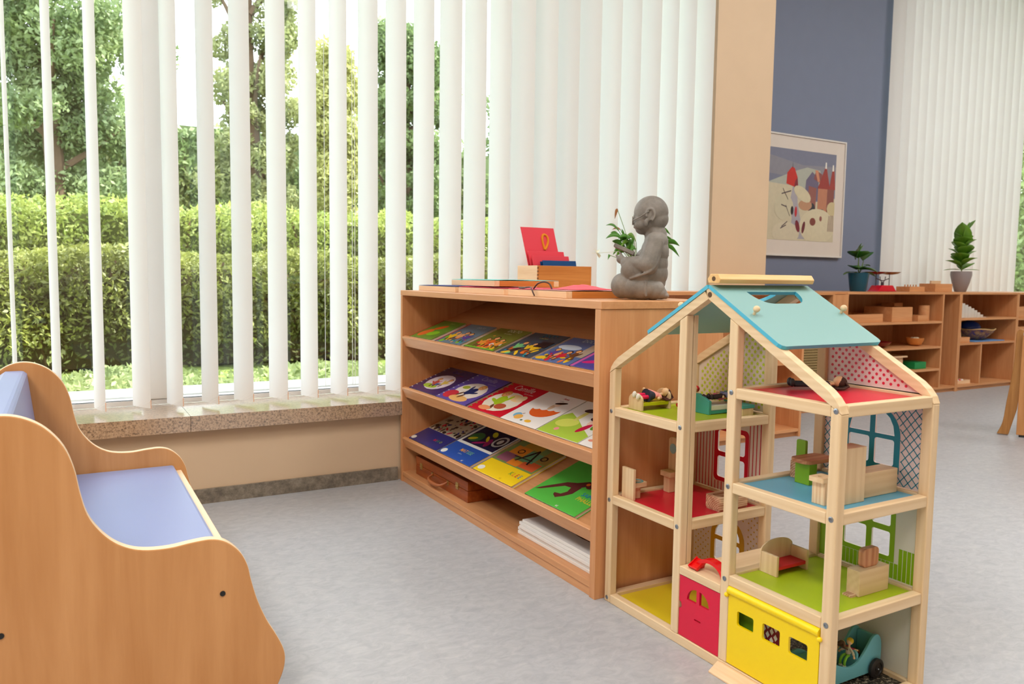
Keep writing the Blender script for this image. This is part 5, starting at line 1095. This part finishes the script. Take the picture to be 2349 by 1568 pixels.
# dolls
def doll(label, M, dress, legs, hair, shoe=(230, 226, 214), skirt=None, long_hair=True, scale=1.0, sit=False):
    """doll lying on its back along local +x (head at +x), z up"""
    t = thing('toy_doll', label, 'doll', M=M)
    b = MB(); s = scale
    b.ball((.083 * s, 0, .006 * s), (.0115 * s, .0105 * s, .0115 * s), 16, 12); b.tube([(.060 * s, 0, .001), (.075 * s, 0, .003)], .004 * s, 8)
    b.ball((.0855 * s, -.004 * s, .0172 * s), .0008 * s, 6, 5); b.ball((.0855 * s, .004 * s, .0172 * s), .0008 * s, 6, 5)
    for sy in (-1, 1):
        b.tube(smooth2([(.058 * s, sy * .008 * s, 0), (.050 * s, sy * .021 * s, .003 * s), (.038 * s, sy * .030 * s, .006 * s)], 3), .0028 * s, 8); b.ball((.036 * s, sy * .031 * s, .006 * s), .0042 * s, 10, 8)
    b.build('body', ROSE, t, world=False, smooth=True)
    m = MB(); m.ball((.050 * s, 0, 0), (.016 * s, .0105 * s, .0085 * s), 14, 10)
    for sy in (-1, 1): m.tube([(.058 * s, sy * .007 * s, .001), (.050 * s, sy * .020 * s, .003 * s), (.044 * s, sy * .025 * s, .004 * s)], [.0052 * s, .0046 * s, .0046 * s], 10)
    m.build('dress', plain('doll_cloth_%d' % (hash(label) % 997), dress, .8), t, world=False, smooth=True)
    if skirt:
        k = MB(); k.tube([(.044 * s, 0, 0), (.020 * s, 0, .001)], [.009 * s, .0185 * s], 16); k.build('skirt', plain('doll_skirt_%d' % (hash(label) % 991), skirt, .8), t, world=False, smooth=True)
    l = MB()
    for sy in (-1, 1):
        if sit: l.tube(smooth2([(.036 * s, sy * .006 * s, 0), (.030 * s, sy * .008 * s, .014 * s), (.012 * s, sy * .009 * s, .020 * s), (.0, sy * .009 * s, .016 * s)], 3), .0048 * s, 10)
        else: l.tube([(.036 * s, sy * .006 * s, 0), (.014 * s, sy * .0075 * s, .001), (-.008 * s, sy * .008 * s, .001)], .0052 * s, 10)
    l.build('trousers', plain('doll_legs_%d' % (hash(label) % 983), legs, .8), t, world=False, smooth=True)
    f = MB()
    for sy in (-1, 1): f.ball((-.012 * s if not sit else -.004 * s, sy * .008 * s, .004 * s if not sit else .014 * s), (.0055 * s, .0055 * s, .0085 * s), 12, 8)
    f.build('shoes', plain('doll_shoe_%d' % (shoe[0]), shoe, .6), t, world=False, smooth=True)
    h = MB(); h.ball((.0865 * s, 0, .0045 * s), (.0118 * s, .0122 * s, .0118 * s), 14, 10)
    if long_hair:
        for k in range(9): h.tube([(.092 * s, (k - 4) * .0026 * s, .006 * s), (.096 * s, (k - 4) * .004 * s, -.002), (.084 * s, (k - 4) * .0052 * s, -.006 * s), (.070 * s, (k - 4) * .005 * s, -.006 * s)], .0024 * s, 6)
    h.build('hair', plain('doll_hair_%d' % (hair[0]), hair, .8), t, world=False, smooth=True)
    return t
def place(x, y, z, rz=0, rx=0, ry=0): return Matrix.Translation((x, y, z)) @ Matrix.Rotation(rz, 4, 'Z') @ Matrix.Rotation(ry, 4, 'Y') @ Matrix.Rotation(rx, 4, 'X')
doll('doll in a pink jumper, navy skirt and crimson trousers lying on the pale toy bed', place(1.352, 1.650, z + .037, .0, .25), (236, 156, 146), (226, 20, 80), (84, 40, 34), skirt=(40, 44, 62), scale=1.08)
doll('doll in red lying at the back beside the pale toy bed', place(1.475, 1.618, z + .012, .1, 0, -.55), (210, 30, 40), (60, 90, 140), (200, 40, 40), scale=.8, shoe=(210, 40, 40), long_hair=False)
doll('doll in a pink top with yellow hair lying on the turquoise bed', place(1.490, 1.543, z + .040, -.15, 0), (226, 110, 150), (90, 84, 110), (226, 206, 60), scale=.95, shoe=(60, 40, 40))
doll('doll in black trousers with brown hair lying across the turquoise bed', place(1.497, 1.520, z + .044, -.1, 0, -.1), (120, 124, 160), (44, 26, 26), (110, 70, 40), scale=.9, shoe=(40, 26, 26))
doll('doll in a dark striped jumper lying on the red top floor', place(1.455, 1.215, .6542 + .0105, -.55, 0), (60, 50, 74), (52, 60, 72), (70, 44, 34), scale=1.15, shoe=(50, 56, 64))
# middle left room
z = zb('L2'); w_ = thing('toy_toilet', 'pale wooden toy toilet with tall cistern board on the red floor', 'toy toilet', (1.345, 1.65, z))
MB().box(1.3235, 1.332, 1.632, 1.682, z, z + .086).build('cistern_board', PIN, w_, bevel=.001)
MB().plate(rrect(1.3323, 1.376, 1.636, 1.678, .004), [ell(1.357, 1.657, .013, .014, 16)], z + .034, z + .046, 'xy').build('seat', PINX, w_, bevel=.0008)
MB().plate(ell(1.357, 1.657, .0165, .0175, 20), [ell(1.357, 1.657, .0125, .0135, 20)], z + .0462, z + .0475, 'xy').build('seat_ring', plain('light_blue_ring', (110, 180, 190), .4), w_)
MB().box(1.3323, 1.362, 1.648, 1.668, z, z + .0338).build('toilet_foot', PIN, w_, bevel=.001)
w_ = thing('toy_washstand', 'tall narrow wooden toy washstand with round mirror at the rear of the red room', 'toy washstand', (1.50, 1.67, z))
MB().prism(arched(1.645, 1.683, z, z + .155, .010), 1.490, 1.498, 'yz').build('mirror_board', PIN, w_, bevel=.001)
MB().prism(ell(1.664, z + .122, .0125, .0145, 20), 1.4885, 1.4898, 'yz').build('mirror', plain('toy_mirror', (150, 190, 196), .15), w_)
MB().box(1.462, 1.4895, 1.642, 1.684, z + .045, z + .060).build('basin', PINX, w_, bevel=.001); MB().box(1.468, 1.4895, 1.652, 1.676, z, z + .0447).build('washstand_foot', PIN, w_, bevel=.001)
w_ = thing('toy_bathtub', 'pale wooden toy bathtub with dark grain on the red floor', 'toy bathtub', (1.50, 1.475, z))
ZB = wood('striped_pine', (236, 206, 170), (170, 110, 80), 'X', 30, .5, 10, ring=60)
MB().plate(rrect(1.457, 1.56, 1.443, 1.498, .006), [rrect(1.466, 1.551, 1.451, 1.490, .018)], z + .006, z + .038, 'xy').box(1.46, 1.557, 1.446, 1.495, z, z + .0058).build('tub', ZB, w_, bevel=.0008)
# right lower room
z = zb('R1'); w_ = thing('toy_sofa', 'toy sofa of pale wood with red seat on the lime green floor', 'toy sofa', (1.44, 1.22, z))
MB().box(1.392, 1.399, 1.196, 1.243, z, z + .048).build('armrest', PIN, w_, bevel=.001); MB().box(1.492, 1.499, 1.196, 1.243, z, z + .048).build('armrest', PIN, w_, bevel=.001)
MB().prism([(1.392, z + .0), (1.499, z + .0), (1.499, z + .0485)] + [(1.4455 + .0535 * math.cos(a), z + .0485 + .022 * math.sin(a)) for a in [k / 12 * PI for k in range(1, 12)]] + [(1.392, z + .0485)], 1.2435, 1.2465, 'xz').build('backrest', PIN, w_, bevel=.0008)
MB().box(1.3993, 1.4917, 1.198, 1.2432, z + .014, z + .022).build('seat', plain('crimson_toy_paint', (214, 20, 44), .4), w_, bevel=.001)
w_ = thing('toy_cupboard', 'pale wooden toy cupboard with a rounded board on top, on the lime green floor', 'toy cupboard', (1.50, 1.05, z))
MB().box(1.462, 1.562, 1.034, 1.066, z, z + .056).build('cupboard_body', pine('X'), w_, bevel=.0012)
MB().box(1.445, 1.4617, 1.040, 1.062, z, z + .004).build('foot_grille', ZB, w_)
MB().prism(rrect(1.486, 1.538, z + .0563, z + .098, .010), 1.044, 1.058, 'xz').build('top_board', wood('reddish_pine', (214, 160, 118), (180, 116, 80), 'Z', 18, .5, 12, ring=30), w_, bevel=.001)
# right middle room (kitchen)
z = zb('R2'); w_ = thing('toy_chair', 'bright green toy chair with a wooden seat on the blue floor', 'toy chair', (1.495, 1.25, z))
GP = plain('bright_green_toy_paint', (126, 178, 24), .4)
MB().prism(rrect(1.219, 1.2455, z, z + .088, .004), 1.499, 1.507, 'yz').build('backrest', GP, w_, bevel=.001); MB().box(1.478, 1.4987, 1.221, 1.2435, z + .0, z + .040).build('seat', ZB, w_, bevel=.001)
w_ = thing('toy_table', 'toy table with rounded wooden top and green foot on the blue floor', 'toy table', (1.47, 1.19, z))
MB().prism(rrect(1.435, 1.53, 1.158, 1.214, .018), z + .0495, z + .059, 'xy').build('tabletop', wood('reddish_pine', (214, 160, 118), (180, 116, 80), 'X', 18, .5, 12, ring=30), w_, bevel=.001)
MB().box(1.450, 1.476, 1.166, 1.206, z, z + .0492).build('table_foot', GP, w_, bevel=.001)
w_ = thing('toy_chair', 'bright yellow-green toy chair partly hidden behind the tall toy cabinet', 'toy chair', (1.55, 1.15, z))
MB().prism(rrect(1.12, 1.148, z, z + .092, .004), 1.556, 1.564, 'yz').build('backrest', plain('yellow_green_paint', (190, 190, 10), .4), w_, bevel=.001); MB().box(1.535, 1.5557, 1.122, 1.146, z, z + .04).build('seat', PINX, w_, bevel=.001)
w_ = thing('toy_sink', 'pale wooden toy sink unit with a hole in its top on the blue floor', 'toy sink', (1.35, 1.055, z))
MB().plate(rrect(1.336, 1.376, 1.040, 1.076, .003), [ell(1.352, 1.058, .006, .006, 14)], z + .048, z + .058, 'xy').build('sink_top', PINX, w_, bevel=.0008)
MB().box(1.346, 1.3735, 1.042, 1.074, z, z + .0478).build('sink_body', wood('white_pine', (240, 216, 178), (220, 180, 140), 'Z', 24, .5, 20, ring=40), w_, bevel=.0008)
w_ = thing('toy_fridge', 'tall pale wooden toy refrigerator block standing beside the near post', 'toy fridge', (1.42, 1.045, z))
MB().box(1.388, 1.452, 1.026, 1.064, z, z + .118).build('fridge_body', PIN, w_, bevel=.0012)
w_ = thing('toy_counter', 'long pale wooden toy kitchen counter at the right of the blue floor', 'toy counter', (1.52, 1.06, z))
MB().box(1.456, 1.583, 1.040, 1.082, z, z + .0545).build('counter_body', pine('X'), w_, bevel=.0015)
# red slide on the landing
w_ = thing('toy_helmet_stand', 'bright red plastic toy part lying above the red door', 'toy', (1.33, 1.345, .199))
w_.name = 'red_toy_arch'
RP = plain('glossy_red_plastic', (226, 10, 14), .2)
z = .1992
MB().prism([(1.285 + .0, z)] + [(1.333 + .048 * math.cos(a), z + .034 * math.sin(a)) for a in [k / 14 * PI for k in range(15)]][::-1] + [(1.381, z), (1.371, z)] + [(1.333 + .038 * math.cos(a), z + .025 * math.sin(a)) for a in [k / 14 * PI for k in range(15)]] + [(1.295, z)], 1.318, 1.340, 'yz').build('arch', RP, w_, smooth=True, angle=40)
MB().setT(Matrix.Translation((1.308, 1.373, z + .0035)) @ Matrix.Rotation(-.55, 4, 'Y')).box(-.004, .030, -.014, .014, 0, .003).box(-.004, .030, -.015, -.0125, 0, .008).box(-.004, .030, .0125, .015, 0, .008).box(-.004, -.001, -.0125, .0125, 0, .007).build('scoop', RP, w_, bevel=.0008)
# car with two dolls
z = .0147; car = thing('toy_car', 'light blue wooden toy car with black wheels parked in the open garage', 'toy car', (1.49, 1.075, z), 0)
CARP = plain('light_blue_car_paint', (108, 184, 200), .35)
prof = smooth2([(1.337, z + .016), (1.335, z + .060), (1.348, z + .082), (1.375, z + .084), (1.420, z + .062), (1.470, z + .042), (1.505, z + .048), (1.530, z + .070), (1.550, z + .092), (1.567, z + .096), (1.579, z + .084), (1.583, z + .060), (1.581, z + .020)], 5)
prof = prof + [(1.578, z + .012), (1.342, z + .012)]
for y0 in (1.056, 1.108): MB().prism(prof, y0, y0 + .006, 'xz').build('side_panel', CARP, car, bevel=.0012)
MB().box(1.345, 1.578, 1.0623, 1.1077, z + .013, z + .022).build('car_floor', CARP, car); MB().box(1.340, 1.398, 1.0623, 1.1077, z + .0223, z + .074).build('front_panel', CARP, car); MB().box(1.566, 1.574, 1.0623, 1.1077, z + .0223, z + .090).build('rear_panel', CARP, car, bevel=.001)
MB().prism(rrect(1.0625, 1.1075, z + .0223, z + .066, .008), 1.506, 1.512, 'yz').build('seat_back', CARP, car, bevel=.001)
for wx in (1.372, 1.558):
    for wy, s2 in ((1.0445, -1), (1.115, 1)):
        wl = MB(); wl.setT(Matrix.Translation((wx, wy + (.0 if s2 < 0 else .001), z + .0222)) @ Matrix.Rotation(PI / 2, 4, 'X'))
        wl.lathe([(.008, -.0105), (.018, -.0105), (.0222, -.008), (.0222, -.0015), (.018, .0), (.014, 0), (.013, -.003), (.006, -.003), (0, -.003)] if False else [(0, -.0105), (.018, -.0105), (.0222, -.0085), (.0222, -.002), (.0185, 0), (.0145, 0), (.0135, -.0025), (.006, -.0025), (.0055, -.0005), (0, -.0005)], 28)
        o = wl.build('wheel', plain('black_toy_tyre', (34, 30, 30), .45), car, smooth=True, angle=40)
        MB().ball((wx, wy - .0006, z + .0222), .0022, 8, 6).build('axle_cap', ST, o, smooth=True)
doll('small doll with yellow hair and white and green suit sitting in the toy car', place(1.488, 1.078, z + .035, 0, 0, -1.25), (220, 214, 196), (130, 200, 60), (226, 196, 50), scale=.62, sit=True, long_hair=False, shoe=(230, 226, 214))
doll('doll in a dark pink dress leaning over the rear seat of the toy car', place(1.535, 1.090, z + .050, PI, 0, -.5), (170, 40, 84), (150, 50, 60), (96, 70, 50), scale=.62, shoe=(190, 110, 40))
# chequered toy and green toy seen through the garage windows
w_ = tag(reorigin(MB().box(1.325, 1.330, 1.126, 1.176, .0147, .165).build('chequered_panel', None if False else plain('dark_red_board', (130, 30, 44), .5), bevel=.001), (1.3275, 1.15, .0147)), 'dark red and white chequered panel seen through the middle garage window', 'panel')
ck = MB()
for i in range(4):
    for j in range(6):
        if (i + j) % 2: ck.prism([(1.128 + i * .0110 + .0055, .086 + j * .010), (1.128 + i * .011 + .011, .094 + j * .010), (1.128 + i * .011 + .0055, .102 + j * .010), (1.128 + i * .011, .094 + j * .010)], 1.3243, 1.3248, 'yz')
ck.build('white_lozenges', plain('white_toy_paint', (226, 226, 214), .5), w_)
w_ = tag(reorigin(MB().box(1.325, 1.355, 1.178, 1.2465, .0147, .16).build('green_board', plain('leaf_green_board', (110, 160, 30), .5), bevel=.002), (1.345, 1.2, .0147)), 'green board standing behind the left window of the yellow garage door', 'board')

# ------------------------------------------------------------------ wooden chair at the right edge
ch_ = thing('wooden_chair', 'child-sized pale wooden chair cut off by the right edge of the photo', 'chair', (4.86, 2.53, 0), math.radians(-62.6))
lp = [(-.042, .004), (-.012, .075), (.004, .20), (.022, .33), (.036, .47), (.038, .60), (.046, .628), (.064, .636), (.085, .625), (.098, .605), (.092, .50), (.084, .34), (.070, .16), (.028, .003)]
lp = [(a * .84, b) for a, b in smooth2(lp[:-1], 3) + [lp[-1]]]
for y0 in (0,): MB().prism(lp, y0, y0 + .024, 'xz').build('curved_leg', wood('oak_ply', (196, 144, 84), (160, 108, 56), 'Z', 16, .4, 16), ch_, world=False, bevel=.003)
MB().box(.062, .40, -.030, -.008, .012, .60).build('side_board', maple('Z'), ch_, world=False, bevel=.003)
MB().box(.066, .41, -.036, .20, .6005, .618).build('top_board', plain('white_laminate', (236, 234, 230), .3), ch_, world=False, bevel=.002)
MB().box(.075, .12, -.031, -.006, 0, .0118).build('glide', plain('black_rubber', (40, 40, 42), .7), ch_, world=False)
MB().box(.35, .39, -.031, -.006, 0, .0118).build('glide', plain('black_rubber', (40, 40, 42), .7), ch_, world=False)
o = MB().ball((0, 0, 0), .062, 24, 16).build('ball', plain('pale_lilac_ball', (206, 206, 226), .4), smooth=True); o.location = (4.86 + .46 * .135 + .888 * .08, 2.53 - .888 * .135 + .46 * .08, .681)
tag(o, 'pale lilac ball resting on the white board at the right edge', 'ball')
